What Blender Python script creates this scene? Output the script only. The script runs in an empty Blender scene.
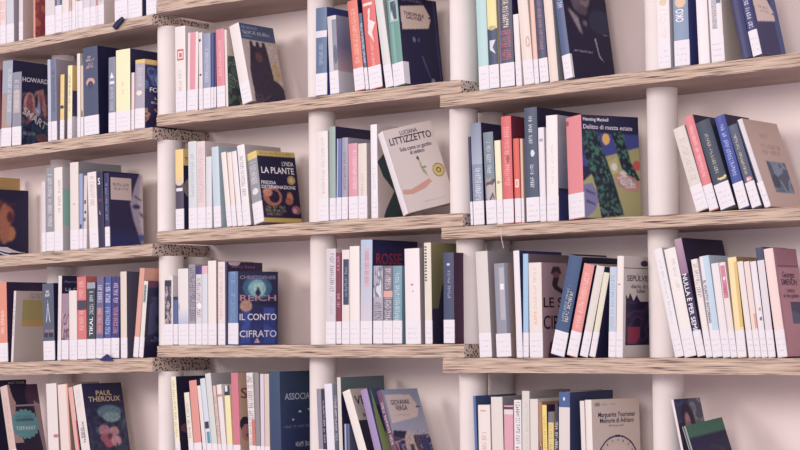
import bpy, math
import numpy as np
from mathutils import Matrix, Vector

# ------------------------------------------------------------------ camera, light, exposure
U = 0.3                      # metres between two shelves
Z0 = 1.45                    # camera height
F = 1792.5                   # focal length for an 800 px wide frame
YAW, PITCH, ROLL = 0.695156, 0.057235, -0.009027
CAM = np.array([0.0, -10.4697 * U, Z0])
cy, sy, cp, sp_ = math.cos(YAW), math.sin(YAW), math.cos(PITCH), math.sin(PITCH)
FW = np.array([-sy * cp, cy * cp, sp_]); RT = np.array([cy, sy, 0.0]); UP = np.cross(RT, FW)
cr, sr = math.cos(ROLL), math.sin(ROLL)
RT, UP = cr * RT + sr * UP, -sr * RT + cr * UP

scene = bpy.context.scene
col = bpy.data.collections.new('place'); scene.collection.children.link(col)
cd = bpy.data.cameras.new('camera'); cam = bpy.data.objects.new('camera', cd); col.objects.link(cam)
cd.sensor_width = 36; cd.lens = F / 800 * 36; cd.clip_start = 0.05; cd.clip_end = 60
cam.matrix_world = Matrix(((RT[0], UP[0], -FW[0], CAM[0]), (RT[1], UP[1], -FW[1], CAM[1]), (RT[2], UP[2], -FW[2], CAM[2]), (0, 0, 0, 1)))
scene.camera = cam
scene.view_settings.view_transform = 'Standard'; scene.view_settings.look = 'None'
scene.view_settings.gamma = 1; scene.view_settings.exposure = 0.0
scene.view_settings.use_curve_mapping = False

w = bpy.data.worlds.new('world'); scene.world = w; w.use_nodes = True
w.node_tree.nodes['Background'].inputs[0].default_value = (0.89, 0.81, 0.94, 1)
w.node_tree.nodes['Background'].inputs[1].default_value = 0.88
def area(name, loc, target, size, power, colour):
    l = bpy.data.lights.new(name, 'AREA'); l.shape = 'RECTANGLE'; l.size, l.size_y = size; l.energy = power; l.color = colour
    o = bpy.data.objects.new(name, l); col.objects.link(o); o.location = loc
    o.rotation_euler = (Vector(target) - Vector(loc)).to_track_quat('-Z', 'Y').to_euler()
    return o
area('window_light', (-4.6, -4.4, 2.9), (-2.8, 0, 1.6), (1.4, 1.2), 92, (1.0, 0.94, 0.88))
area('right_fill_light', (-0.2, -3.9, 2.7), (-2.6, 0, 1.6), (1.6, 1.6), 66, (1.0, 0.92, 0.86))  # added fill from the front right, brightens the covers facing that way

# ------------------------------------------------------------------ helpers
def proj(P):
    d = np.asarray(P, float) - CAM; z = d @ FW
    return np.array([400 + F * (d @ RT) / z, 225 - F * (d @ UP) / z])
def hit(px, py, Y=0.0):
    r = RT * (px - 400) / F + UP * (225 - py) / F + FW
    return CAM + r * (Y - CAM[1]) / r[1]
def lin(h):
    h = h.lstrip('#'); c = np.array([int(h[i:i + 2], 16) for i in (0, 2, 4)]) / 255.0
    c = np.where(c <= 0.04045, c / 12.92, ((c + 0.055) / 1.055) ** 2.4)
    return 0.83 * c + 0.17 * (c @ np.array([0.25, 0.6, 0.15])) + np.array([0.003, 0.002, 0.006])     # slightly faded prints
def tag(o, label, cat, group=None, kind=None):
    o['label'] = label; o['category'] = cat
    if group: o['group'] = group
    if kind: o['kind'] = kind
def link(name, me, parent=None):
    o = bpy.data.objects.new(name, me); col.objects.link(o)
    if parent: o.parent = parent
    return o
def mesh(name, verts, faces, mats, fm=None, colours=None, smooth=False):
    me = bpy.data.meshes.new(name); me.from_pydata([tuple(v) for v in verts], [], faces)
    for m in mats: me.materials.append(m)
    if fm is not None: me.polygons.foreach_set('material_index', fm)
    if colours is not None:
        a = me.color_attributes.new('paint', 'FLOAT_COLOR', 'CORNER')
        tot = np.array([len(f) for f in faces])
        c = np.repeat(np.asarray(colours), tot, axis=0)
        a.data.foreach_set('color', np.hstack([c, np.ones((len(c), 1))]).astype(np.float32).ravel())
    if smooth: me.polygons.foreach_set('use_smooth', [True] * len(me.polygons))
    me.update(); return me

def new_mat(name, rough=0.6, spec=0.3):
    m = bpy.data.materials.new(name); m.use_nodes = True; nt = m.node_tree
    b = nt.nodes['Principled BSDF']; b.inputs['Roughness'].default_value = rough
    b.inputs['Specular IOR Level'].default_value = spec
    return m, nt, b
def paint_mat(name, rough, spec):
    m, nt, b = new_mat(name, rough, spec)
    a = nt.nodes.new('ShaderNodeAttribute'); a.attribute_name = 'paint'
    nt.links.new(a.outputs['Color'], b.inputs['Base Color']); return m
M_COVER = paint_mat('printed cover', 0.42, 0.35)
M_STICK = paint_mat('paper sticker', 0.7, 0.2)
def noise_mat(name, c0, c1, scale, stretch=(1, 1, 1), rough=0.8, lo=0.35, hi=0.65, bump=0.0, detail=4, c2=None, mid=None):
    m, nt, b = new_mat(name, rough, 0.15); N = nt.nodes; L = nt.links
    tc = N.new('ShaderNodeTexCoord'); mp = N.new('ShaderNodeMapping'); mp.inputs['Scale'].default_value = stretch
    no = N.new('ShaderNodeTexNoise'); no.inputs['Scale'].default_value = scale; no.inputs['Detail'].default_value = detail
    rp = N.new('ShaderNodeValToRGB'); e = rp.color_ramp.elements
    e[0].position, e[1].position = lo, hi; e[0].color = (*lin(c0), 1); e[1].color = (*lin(c1), 1)
    if c2: q = e.new(mid or (lo + hi) / 2); q.color = (*lin(c2), 1)
    L.new(tc.outputs['Object'], mp.inputs[0]); L.new(mp.outputs[0], no.inputs[0]); L.new(no.outputs[0], rp.inputs[0]); L.new(rp.outputs[0], b.inputs['Base Color'])
    if bump:
        bp = N.new('ShaderNodeBump'); bp.inputs['Strength'].default_value = bump; bp.inputs['Distance'].default_value = 0.002
        L.new(no.outputs[0], bp.inputs['Height']); L.new(bp.outputs[0], b.inputs['Normal'])
    return m
M_WALL = noise_mat('plaster wall', 'f4e1dc', 'f8e9e5', 3, bump=0.05)
M_TUBE = noise_mat('white painted tube', 'e4d9d4', 'ece3df', 6)
M_PAGES = noise_mat('book pages', 'cfc0b4', 'e4d8cc', 60, (14, 0.3, 0.3))
M_EDGE = noise_mat('layered board edge', '4a3842', 'd6bfa8', 7, (1.3, 1, 80), 0.85, 0.37, 0.64, 0.6, 5, 'b89c86', 0.44)
M_FLAT = noise_mat('board face', 'a98f88', 'b89f96', 5, (1, 3, 3))
def end_mat():
    m, nt, b = new_mat('porous board end', 0.9, 0.1); N = nt.nodes; L = nt.links
    tc = N.new('ShaderNodeTexCoord'); vo = N.new('ShaderNodeTexVoronoi'); vo.inputs['Scale'].default_value = 165
    rp = N.new('ShaderNodeValToRGB'); e = rp.color_ramp.elements
    e[0].position, e[1].position = 0.32, 0.46; e[0].color = (*lin('3a2c3c'), 1); e[1].color = (*lin('e0c8b8'), 1)
    L.new(tc.outputs['Object'], vo.inputs['Vector']); L.new(vo.outputs['Distance'], rp.inputs[0]); L.new(rp.outputs[0], b.inputs['Base Color'])
    return m
M_END = end_mat()
_flat = {}
def flat(h, rough=0.5):
    if (h, rough) not in _flat:
        m, nt, b = new_mat('ink ' + h, rough, 0.2); b.inputs['Base Color'].default_value = (*lin(h), 1); _flat[(h, rough)] = m
    return _flat[(h, rough)]

# ------------------------------------------------------------------ wall, shelf boards, tubes
DEPTH = 0.68 * U
me = mesh('wall_back', [(-7, DEPTH, -0.3), (2, DEPTH, -0.3), (2, DEPTH, 3.6), (-7, DEPTH, 3.6), (-7, DEPTH + 0.1, -0.3), (2, DEPTH + 0.1, -0.3), (2, DEPTH + 0.1, 3.6), (-7, DEPTH + 0.1, 3.6)],
          [(0, 1, 2, 3), (5, 4, 7, 6), (4, 0, 3, 7), (1, 5, 6, 2), (3, 2, 6, 7), (4, 5, 1, 0)], [M_WALL])
wall = link('wall_back', me); wall['kind'] = 'structure'
fl = link('floor', mesh('floor', [(-7, -5, -0.3), (2, -5, -0.3), (2, DEPTH, -0.3), (-7, DEPTH, -0.3), (-7, -5, -0.35), (2, -5, -0.35), (2, DEPTH, -0.35), (-7, DEPTH, -0.35)],
          [(0, 1, 2, 3), (7, 6, 5, 4), (0, 4, 5, 1), (1, 5, 6, 2), (2, 6, 7, 3), (3, 7, 4, 0)], [noise_mat('pale floor', 'a8988c', 'b8a89a', 4)])); fl['kind'] = 'structure'

XL0, XL1 = hit(-60, 225)[0], hit(152.5, 240)[0]
XM0, XM1 = hit(157, 240)[0], hit(463, 225)[0]
XR0, XR1 = hit(441.5, 240)[0], hit(880, 225)[0]
B = {  # slope, height of the underside, both in shelf units
 'M0': (-.0172, 2.5396), 'M1': (-.0035, 1.7119), 'M2': (0, .7450), 'M3': (.0025, -.2046), 'M4': (0, -1.2300),
 'L0': (.0172, 2.8415), 'L1': (.015, 1.8178), 'L2': (.0169, .8313), 'L3': (.0263, -.0547), 'L4': (.0263, -1.056),
 'R0': (.004, 2.682), 'R1': (.004, 1.6807), 'R2': (.0039, .6879), 'R3': (.0031, -.3092), 'R4': (.0031, -1.304)}
def under(k, X): s, h = B[k]; return Z0 + s * X + h * U
TH = {}
for i in range(5):
    TH['M%d' % i] = 0.100 * U
    TH['L%d' % i] = under('M%d' % i, XM0) - under('L%d' % i, XM0) - 0.0004
    TH['R%d' % i] = under('M%d' % i, XM1) - under('R%d' % i, XM1) - 0.0004
def top(k, X): return under(k, X) + TH[k]
rng = np.random.default_rng(7)
SIDE = {'L': 'left', 'M': 'middle', 'R': 'right'}
LEVEL = ['topmost', 'upper', 'upper-middle', 'lower-middle', 'bottom']
def board(k):
    x0, x1 = {'L': (XL0, XL1), 'M': (XM0, XM1), 'R': (XR0, XR1)}[k[0]]
    nx, nz = int((x1 - x0) / 0.008), 9
    xs = np.linspace(x0, x1, nx + 1); zs = np.linspace(0, 1, nz + 1)
    wob = rng.normal(0, 1, (nz + 1, nx + 1))
    for _ in range(2): wob[:, 1:-1] = (wob[:, :-2] + wob[:, 1:-1] + wob[:, 2:]) / 3
    lay = rng.normal(0, 0.0007, nz + 1)
    V = []; Fc = []; fm = []
    ox, oz = (x0 + x1) / 2, under(k, (x0 + x1) / 2)
    for j in range(nz + 1):
        for i in range(nx + 1):
            y = 0.0012 * wob[j, i] + lay[j]
            dz = 0.0007 * wob[j, i] if j in (0, nz) else 0
            V.append((xs[i] - ox, max(y, -0.002), under(k, xs[i]) + TH[k] * zs[j] - (abs(dz) if j == nz else -abs(dz)) - oz))
    n = nx + 1
    for j in range(nz):
        for i in range(nx):
            Fc.append((j * n + i, j * n + i + 1, (j + 1) * n + i + 1, (j + 1) * n + i)); fm.append(0)
    b0 = len(V)
    for i in range(n): V.append((xs[i] - ox, DEPTH - 0.0005, under(k, xs[i]) - oz))
    for i in range(n): V.append((xs[i] - ox, DEPTH - 0.0005, top(k, xs[i]) - oz))
    for i in range(nx):
        Fc.append((i + 1, i, b0 + i, b0 + i + 1)); fm.append(1)
        t = nz * n
        Fc.append((t + i, t + i + 1, b0 + n + i + 1, b0 + n + i)); fm.append(1)
        Fc.append((b0 + i + 1, b0 + i, b0 + n + i, b0 + n + i + 1)); fm.append(1)
    Fc.append([j * n + nx for j in range(nz + 1)][::-1] + [b0 + nx, b0 + n + nx][::1]); fm.append(2)
    Fc[-1] = [b0 + nx, b0 + n + nx] + [j * n + nx for j in range(nz, -1, -1)]
    Fc.append([b0 + n, b0] + [j * n for j in range(nz + 1)]); fm.append(2)
    o = link('shelf_board', mesh('shelf_board', V, Fc, [M_EDGE, M_FLAT, M_END], fm)); o.location = (ox, 0, oz)
    lev = int(k[1])
    where = {'L': 'left section, its right end under the middle board', 'M': 'middle section, lying over both neighbours', 'R': 'right section, its left end under the middle board'}[k[0]]
    tag(o, 'layered tan shelf board, %s level, %s' % (LEVEL[lev], where), 'shelf', 'layered shelf boards')
for k in B: board(k)

def tube(px, y_at, yc, lo, hi, label, r=0.0325):
    """px: pixel x of the axis at height pixel y_at; yc: distance of the axis behind the board front."""
    X = hit(px, y_at, yc)[0]
    z0 = top(lo, X) if lo else under(hi, X) - 0.27
    z1 = under(hi, X) if hi else z0 + 0.27
    n = 40; V = []; Fc = []
    for z, rr in ((0, r), (z1 - z0, r), (z1 - z0, r - 0.004), (0, r - 0.004)):
        for i in range(n): a = 2 * math.pi * i / n; V.append((rr * math.cos(a), rr * math.sin(a), z))
    for q in range(4):
        for i in range(n):
            a, b_ = q * n, ((q + 1) % 4) * n; i2 = (i + 1) % n
            Fc.append((a + i, a + i2, b_ + i2, b_ + i))
    o = link('support_tube', mesh('support_tube', V, Fc, [M_TUBE], smooth=False)); o.location = (X, yc, z0)
    m = o.data; m.polygons.foreach_set('use_smooth', [True] * len(m.polygons))
    md = o.modifiers.new('edges', 'EDGE_SPLIT'); md.split_angle = 0.8
    tag(o, label, 'tube', 'white support tubes')
TW = 'white round support tube '
RN = ['topmost', 'upper', 'upper-middle', 'lower-middle', 'bottom']
# left section: one tube in mid-span
for px, y, lo, hi, r in ((63, 52, 'L1', 'L0', 1), (62, 160, 'L2', 'L1', 2), (58.5, 270, 'L3', 'L2', 3), (60.5, 380, 'L4', 'L3', 4)):
    tube(px, y, 0.155, lo, hi, TW + 'in the ' + RN[r] + ' row behind the books of the second stack')
tube(74, 20, 0.155, 'L0', None, TW + 'standing on the topmost left shelf board behind its books')
def col_tubes(nm, items, yc, yb):
    for px, y, lo, hi, r in items:
        tube(px, y, yc, lo, hi, '%sin the %s row between the %s stacks' % (TW, RN[r], nm))
        if yb: tube_back(px, y, yc, yb, lo, hi, nm, r)
def tube_back(px, y, yc, yb, lo, hi, nm, r):
    X = hit(px, y, yc)[0]; q = proj((X, yb, hit(px, y, yc)[2]))
    tube(q[0], y, yb, lo, hi, 'rear %snear the wall, %s row, between %s stacks' % (TW.replace('white ', 'white '), RN[r], nm))
YC, YB = 0.073, 0.1705
col_tubes('second and third', ((170, 70, 'M1', 'L0', 1), (170, 190, 'M2', 'L1', 2), (171.5, 300, 'M3', 'L2', 3), (171, 410, 'M4', 'L3', 4)), YC - 0.008, YB - 0.008)
col_tubes('third and fourth', ((321, 60, 'M1', 'M0', 1), (322, 125, 'M2', 'M1', 2), (323.5, 245, 'M3', 'M2', 3), (323, 365, 'M4', 'M3', 4)), YC, None)
col_tubes('fourth and fifth', ((464, 30, 'M1', 'R0', 1), (463.5, 110, 'M2', 'R1', 2), (470.5, 240, 'M3', 'R2', 3), (473.5, 375, 'M4', 'R3', 4)), YC, YB)
col_tubes('fifth and rightmost', ((661, 60, 'R1', 'R0', 1), (662, 90, 'R2', 'R1', 2), (663, 225, 'R3', 'R2', 3), (668, 380, 'R4', 'R3', 4)), 0.088, None)

# ------------------------------------------------------------------ painting small print on covers
def pr(h):
    c = lin(h)         # off-white paper reflects a little less than the wall paint
    return c * 0.88 if c.min() > 0.6 else c
def canvas(wm, hm, base, res=0.0016):
    A = np.empty((max(1, round(hm / res)), max(1, round(wm / res)), 3)); A[:] = pr(base); return A
def uv(A):
    h, w_ = A.shape[:2]; return np.meshgrid((np.arange(w_) + .5) / w_, (np.arange(h) + .5) / h)
def strokes(A, u0, v0, u1, v1, c, along, seed):
    """illegible small lettering: broken marks in one line running along v or along u"""
    h, w_ = A.shape[:2]; a, b, cc, d = int(u0 * w_), int(math.ceil(u1 * w_)), int(v0 * h), int(math.ceil(v1 * h))
    S = A[cc:d, a:b]
    if S.size == 0: return
    r = np.random.default_rng(seed); hh, ww = S.shape[:2]
    k = r.random((hh, ww)) < 0.62
    n = hh if along == 'v' else ww
    gap = np.zeros(n, bool); gap[::3] = True
    i = 0
    while i < n: i += int(r.integers(9, 22)); gap[i:i + 2] = True
    if along == 'v': k[gap] = False
    else: k[:, gap] = False
    S[k] = S[k] * 0.25 + c * 0.75
def run_ops(A, ops, seed=1):
    X, Y = uv(A)
    for n_, op in enumerate(ops):
        t = op[0]
        if t == 'r': A[(X >= op[1]) & (X <= op[3]) & (Y >= op[2]) & (Y <= op[4])] = pr(op[5])
        elif t == 'e': A[((X - op[1]) / op[3]) ** 2 + ((Y - op[2]) / op[4]) ** 2 < 1] = pr(op[5])
        elif t == 'o':
            q = ((X - op[1]) / op[3]) ** 2 + ((Y - op[2]) / op[4]) ** 2; A[(q < 1) & (q > (op[6] if len(op) > 6 else 0.72))] = pr(op[5])
        elif t == 'p':
            P = op[1]; ins = np.zeros(X.shape, bool)
            for (xa, ya), (xb, yb) in zip(P, P[1:] + P[:1]):
                if ya == yb: continue
                ins ^= ((ya > Y) != (yb > Y)) & (X < (xb - xa) * (Y - ya) / (yb - ya) + xa)
            A[ins] = pr(op[2])
        elif t == 'g':
            m_ = (Y >= op[1]) & (Y <= op[2]); k = ((Y - op[1]) / (op[2] - op[1]))[m_][:, None]
            A[m_] = pr(op[3]) * (1 - k) + pr(op[4]) * k
        elif t == 'b':     # soft photographic look
            for _ in range(op[1]):
                P = np.pad(A, ((1, 1), (1, 1), (0, 0)), 'edge')
                A[:] = (P[:-2, 1:-1] + P[2:, 1:-1] + P[1:-1, :-2] + P[1:-1, 2:] + P[1:-1, 1:-1]) / 5
        elif t == 'm':     # mottled shape
            P = op[1]; ins = np.zeros(X.shape, bool)
            for (xa, ya), (xb, yb) in zip(P, P[1:] + P[:1]):
                if ya == yb: continue
                ins ^= ((ya > Y) != (yb > Y)) & (X < (xb - xa) * (Y - ya) / (yb - ya) + xa)
            r = np.random.default_rng(seed * 13 + n_); G = r.random((70, 50)); g = op[3]
            k = (G[((Y * 1.5 * g + X * g * .5).astype(int)) % 70, ((X * g - Y * g * .4).astype(int)) % 50] * len(op[2])).astype(int)
            A[ins] = np.array([pr(q) for q in op[2]])[k][ins]
        elif t == 'x':     # fine mottling of a picture
            r = np.random.default_rng(seed + 99); m_ = (X >= op[1]) & (X <= op[3]) & (Y >= op[2]) & (Y <= op[4])
            k = r.random(X.shape) * .6 + np.repeat(np.repeat(r.random((X.shape[0] // 3 + 1, X.shape[1] // 3 + 1)), 3, 0), 3, 1)[:X.shape[0], :X.shape[1]] * .9
            A[m_] *= (1 - op[5] + op[5] * k[m_][:, None] * 1.35)
        elif t == 't': strokes(A, op[1], op[2], op[3], op[4], pr(op[5]), op[6] if len(op) > 6 else 'u', seed * 31 + n_)
        elif t == 'n':     # mottled picture area
            r = np.random.default_rng(seed * 17 + n_); m_ = (X >= op[1]) & (X <= op[3]) & (Y >= op[2]) & (Y <= op[4])
            g = int(op[6]) if len(op) > 6 else 7
            G = r.random((g * 2 + 2, g + 2)); fx, fy = X * g, Y * g * 2; ix, iy = fx.astype(int), fy.astype(int)
            ax, ay = fx - ix, fy - iy
            v = (G[iy, ix] * (1 - ax) + G[iy, ix + 1] * ax) * (1 - ay) + (G[iy + 1, ix] * (1 - ax) + G[iy + 1, ix + 1] * ax) * ay
            cs = [pr(q) for q in op[5]]; idx = np.clip(((v - .2) / .6 * len(cs)).astype(int), 0, len(cs) - 1)
            A[m_] = np.array(cs)[idx][m_]
    return A

# ------------------------------------------------------------------ books
def solve(fun, x, n=25):
    x = np.array(x, float)
    for _ in range(n):
        r = np.array(fun(x)); J = np.array([(np.array(fun(x + e)) - r) / 1e-5 for e in np.eye(len(x)) * 1e-5]).T
        x = x - np.linalg.lstsq(J, r, rcond=None)[0]
        if np.abs(r).max() < 1e-4: break
    return x
def Rm(yaw, a, p): return Matrix.Rotation(-yaw, 3, 'Z') @ Matrix.Rotation(-a, 3, 'Y') @ Matrix.Rotation(p, 3, 'X')

def grid(V, Fc, C, o, du, dv, A, off=None):
    h, w_ = A.shape[:2]; n0 = len(V); o, du, dv = map(np.array, (o, du, dv))
    for j in range(h + 1):
        for i in range(w_ + 1):
            p = o + du * i / w_ + dv * j / h
            if off is not None: p = p + np.array([0, -off * (1 - (2 * i / w_ - 1) ** 2), 0])
            V.append(p)
    for j in range(h):
        for i in range(w_):
            a = n0 + j * (w_ + 1) + i; Fc.append((a, a + 1, a + w_ + 2, a + w_ + 1)); C.append(A[j, i])
def box(V, Fc, C, x0, x1, y0, y1, z0, z1, c, omit=''):
    n = len(V)
    for x, y, z in ((x0, y0, z0), (x1, y0, z0), (x1, y1, z0), (x0, y1, z0), (x0, y0, z1), (x1, y0, z1), (x1, y1, z1), (x0, y1, z1)): V.append(np.array([x, y, z]))
    for k, f in (('b', (0, 3, 2, 1)), ('t', (4, 5, 6, 7)), ('f', (0, 1, 5, 4)), ('r', (1, 2, 6, 5)), ('k', (2, 3, 7, 6)), ('l', (3, 0, 4, 7))):
        if k not in omit: Fc.append(tuple(n + q for q in f)); C.append(c)

def lettering(root, face, txt, u, v, wm, hm, hexc, T, D, H, rot=0, bul=0):
    cu = bpy.data.curves.new('t', 'FONT'); cu.body = txt; cu.align_x = 'CENTER'; cu.align_y = 'CENTER'; cu.size = 1; cu.resolution_u = 3
    cu.space_line = 0.85; cu.offset = 0.012
    t = bpy.data.objects.new('t', cu); col.objects.link(t); bpy.context.view_layer.update()
    me = bpy.data.meshes.new_from_object(t.evaluated_get(bpy.context.evaluated_depsgraph_get()))
    bpy.data.objects.remove(t); bpy.data.curves.remove(cu)
    co = np.array([x.co[:] for x in me.vertices])
    lo, hi = co.min(0), co.max(0); co = co - (lo + hi) / 2
    co[:, 0] *= wm / (hi[0] - lo[0]); co[:, 1] *= hm / (hi[1] - lo[1])
    a = math.radians(rot); X = co[:, 0] * math.cos(a) - co[:, 1] * math.sin(a); Y = co[:, 0] * math.sin(a) + co[:, 1] * math.cos(a)
    if face == 'c': P = np.stack([np.full(len(X), T + 0.0004), u * D + X, v * H + Y], 1)
    else: P = np.stack([u * T + X, np.full(len(X), -bul - 0.0004), v * H + Y], 1)
    me.vertices.foreach_set('co', P.ravel()); me.materials.clear(); me.materials.append(flat(hexc)); me.update()
    me.name = 'title_lettering'; return link('title_lettering', me, root)

COUNT = [0]; SEEN = {}
SPINK = '8c8290'
def plan(k, where, xb, xr, xt, yt, c, desc, o):
    y0 = o.get('fy', 0.006)
    if k[1] == '4':
        yB = proj((hit(xb, 450)[0], y0, top(k, hit(xb, 450)[0])))[1]; dx = (xb - xt) * (yB - 450) / (450 - yt); xb += dx; xr += dx
    X = hit(xb, 225, y0)[0]
    for _ in range(20):
        X -= (proj((X, y0, top(k, X)))[0] - xb) / 420.0
    pitch = math.radians(o.get('p', 0)); yaw = math.radians(o.get('y', 0)); ratio = o.get('ra', 0.64)
    def geom(yaw):
        a, H, T, lift = 0.0, 0.2, 0.02, 0.0
        for _ in range(4):
            P0 = np.array([X, y0, top(k, X) + lift])
            def f1(q):
                R = Rm(yaw, q[0], pitch); up = R @ Vector((0, 0, q[1])); return proj(P0 + np.array(up)) - np.array([xt, yt])
            a, H = solve(f1, [a, H])
            def f2(q):
                R = Rm(yaw, a, pitch); return [proj(P0 + np.array(R @ Vector((q[0], 0, 0))))[0] - xr]
            T = solve(f2, [T])[0]
            lift = max(0.0, -T * math.sin(a))
        return P0, a, H, T
    if 'cx' in o:
        lo, hi = 0.0, math.radians(40)
        for _ in range(18):
            ym = (lo + hi) / 2; P0, a, H, T = geom(ym); D = min(ratio * H, 0.17)
            q = proj(P0 + np.array(Rm(ym, a, pitch) @ Vector((T, D, H))))[0]
            if q < o['cx']: lo = ym
            else: hi = ym
        yaw = ym
    P0, a, H, T = geom(yaw)
    D = min(o.get('d', ratio * H), 0.17)
    R = Rm(yaw, a, pitch)
    if 'cx' in o and yaw < 0.002:
        D = solve(lambda q: [proj(P0 + np.array(R @ Vector((T, q[0], H))))[0] - o['cx']], [D])[0]
    T -= 0.0004
    zmin = min((P0 + np.array(R @ Vector((x, y, 0))))[2] - top(k, (P0 + np.array(R @ Vector((x, y, 0))))[0]) for x in (0, T) for y in (0, D))
    P0 = P0 - np.array([0, 0, zmin - 0.0003])      # the lowest corner stands on the board
    ymax = max((P0 + np.array(R @ Vector((x, D, z))))[1] for x in (0, T) for z in (0, H))
    if ymax > DEPTH - 0.002: D -= (ymax - DEPTH + 0.002) / max(0.3, math.cos(yaw))
    return dict(P0=P0, R=R, T=T, D=D, H=H, a=a, yaw=yaw)
def corners(g): return np.array([g['P0'] + np.array(g['R'] @ Vector((x, y, z))) for x in (0, g['T']) for y in (0, g['D']) for z in (0, g['H'])])
def stack(k, where, rows):
    rows = [r if len(r) > 6 else r + ({},) for r in rows]
    G = [plan(k, where, *r) for r in rows]
    for A, Bk, r in zip(G, G[1:], rows[1:]):           # neighbours must not cut into each other
        xa, xb_ = np.array(A['R'] @ Vector((1, 0, 0))), np.array(Bk['R'] @ Vector((1, 0, 0)))
        v1 = ((corners(A) - Bk['P0']) @ xb_).max(); v2 = -((corners(Bk) - A['P0']) @ xa - A['T']).min(); v = min(v1, v2) + 0.0007
        if v > 0:
            cut = min(v * 1.02, 0.5 * A['T']); A['T'] -= cut
            if v * 1.02 > cut: print('PEN %.1fmm left %.1f' % (v * 1000, (v - cut) * 1000), k, r[5][:40], 'lean %.1f yaw %.1f prevlean %.1f' % (math.degrees(Bk['a']), math.degrees(Bk['yaw']), math.degrees(A['a'])))
    for r, g in zip(rows, G): book(k, where, g, *r)
def book(k, where, g, xb, xr, xt, yt, c, desc, o):
    COUNT[0] += 1; seed = COUNT[0]
    P0, R, T, D, H = g['P0'], g['R'], g['T'], g['D'], g['H']
    root = bpy.data.objects.new('book', None); root.empty_display_size = 0.02; col.objects.link(root)
    root.matrix_world = Matrix.Translation(Vector(P0)) @ R.to_4x4()
    lab = desc + ', ' + where; SEEN.setdefault(lab, []).append(1)
    if len(lab.split()) > 16: print('LONG', len(lab.split()), lab)
    tag(root, lab, 'book', 'library books standing on the shelves')
    bul = o.get('bul', min(0.0015, T * 0.09)); bt = 0.0009 if not o.get('hard') else 0.002
    V, Fc, C = [], [], []; cc = o.get('c', c); k2 = pr(cc)
    A = canvas(T, H, c)
    lum = pr(c).mean(); tc = o.get('tc', SPINK if lum > 0.25 else 'cfc4d2')
    run_ops(A, o['s'] if 's' in o else [('t', .3, .36, .72, .86, tc, 'v')], seed)
    grid(V, Fc, C, (0, 0, 0), (T, 0, 0), (0, 0, H), A, bul)
    A = canvas(D, H, cc, 0.0016) if 'v' in o else canvas(D, H, cc, 1)
    if 'v' in o: run_ops(A, o['v'], seed + 500)
    grid(V, Fc, C, (T, 0, 0), (0, D, 0), (0, 0, H), A)
    box(V, Fc, C, T - bt, T, 0, D, 0, H, k2, 'r'); box(V, Fc, C, 0, bt, 0, D, 0, H, k2); box(V, Fc, C, 0, T, 0, bt, 0, H, pr(c), 'f')
    link('cover', mesh('cover', V, Fc, [M_COVER], colours=C), root)
    V, Fc, C = [], [], []; e = 0.003 if o.get('hard') else 0.0008
    box(V, Fc, C, bt, T - bt, bt, D - e, e, H - e, k2)
    link('pages', mesh('pages', V, Fc, [M_PAGES]), root)
    st = o.get('st', 0.052)
    if st:
        V, Fc, C = [], [], []; z0 = o.get('sz', 0.002); wr = o.get('wr', 0)
        S = canvas(T, st, o.get('sc', 'eee9ee')); hs = S.shape[0]
        if T > 0.006:
            for q in range(3): strokes(S, .15, .2 + q * .22, .85, .23 + q * .22, pr('c3b9c4'), 'u', seed * 7 + q)
        grid(V, Fc, C, (0, -0.0004, z0), (T, 0, 0), (0, 0, st), S, bul)
        n = len(V); V += [np.array(q) for q in ((0, 0.0008, z0), (0, 0.0008, z0 + st), (0, -0.0004, z0), (0, -0.0004, z0 + st))]
        Fc.append((n, n + 2, n + 3, n + 1)); C.append(pr('d8d2d6'))
        box(V, Fc, C, T, T + 0.0003, -0.0004, max(wr, 0.0015), z0, z0 + st, pr('eee9ee'))
        link('shelf_sticker', mesh('shelf_sticker', V, Fc, [M_STICK], colours=C), root)
    for t in o.get('tx', ()):
        face, s_, u, v, wf, hm, hx = t[:7]; rot = t[7] if len(t) > 7 else (0 if face == 'c' else 90)
        wm = wf * (D if face == 'c' else H)
        lettering(root, face, s_, u, v, wm, hm, hx, T, D, H, rot, bul)
    return root
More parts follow.
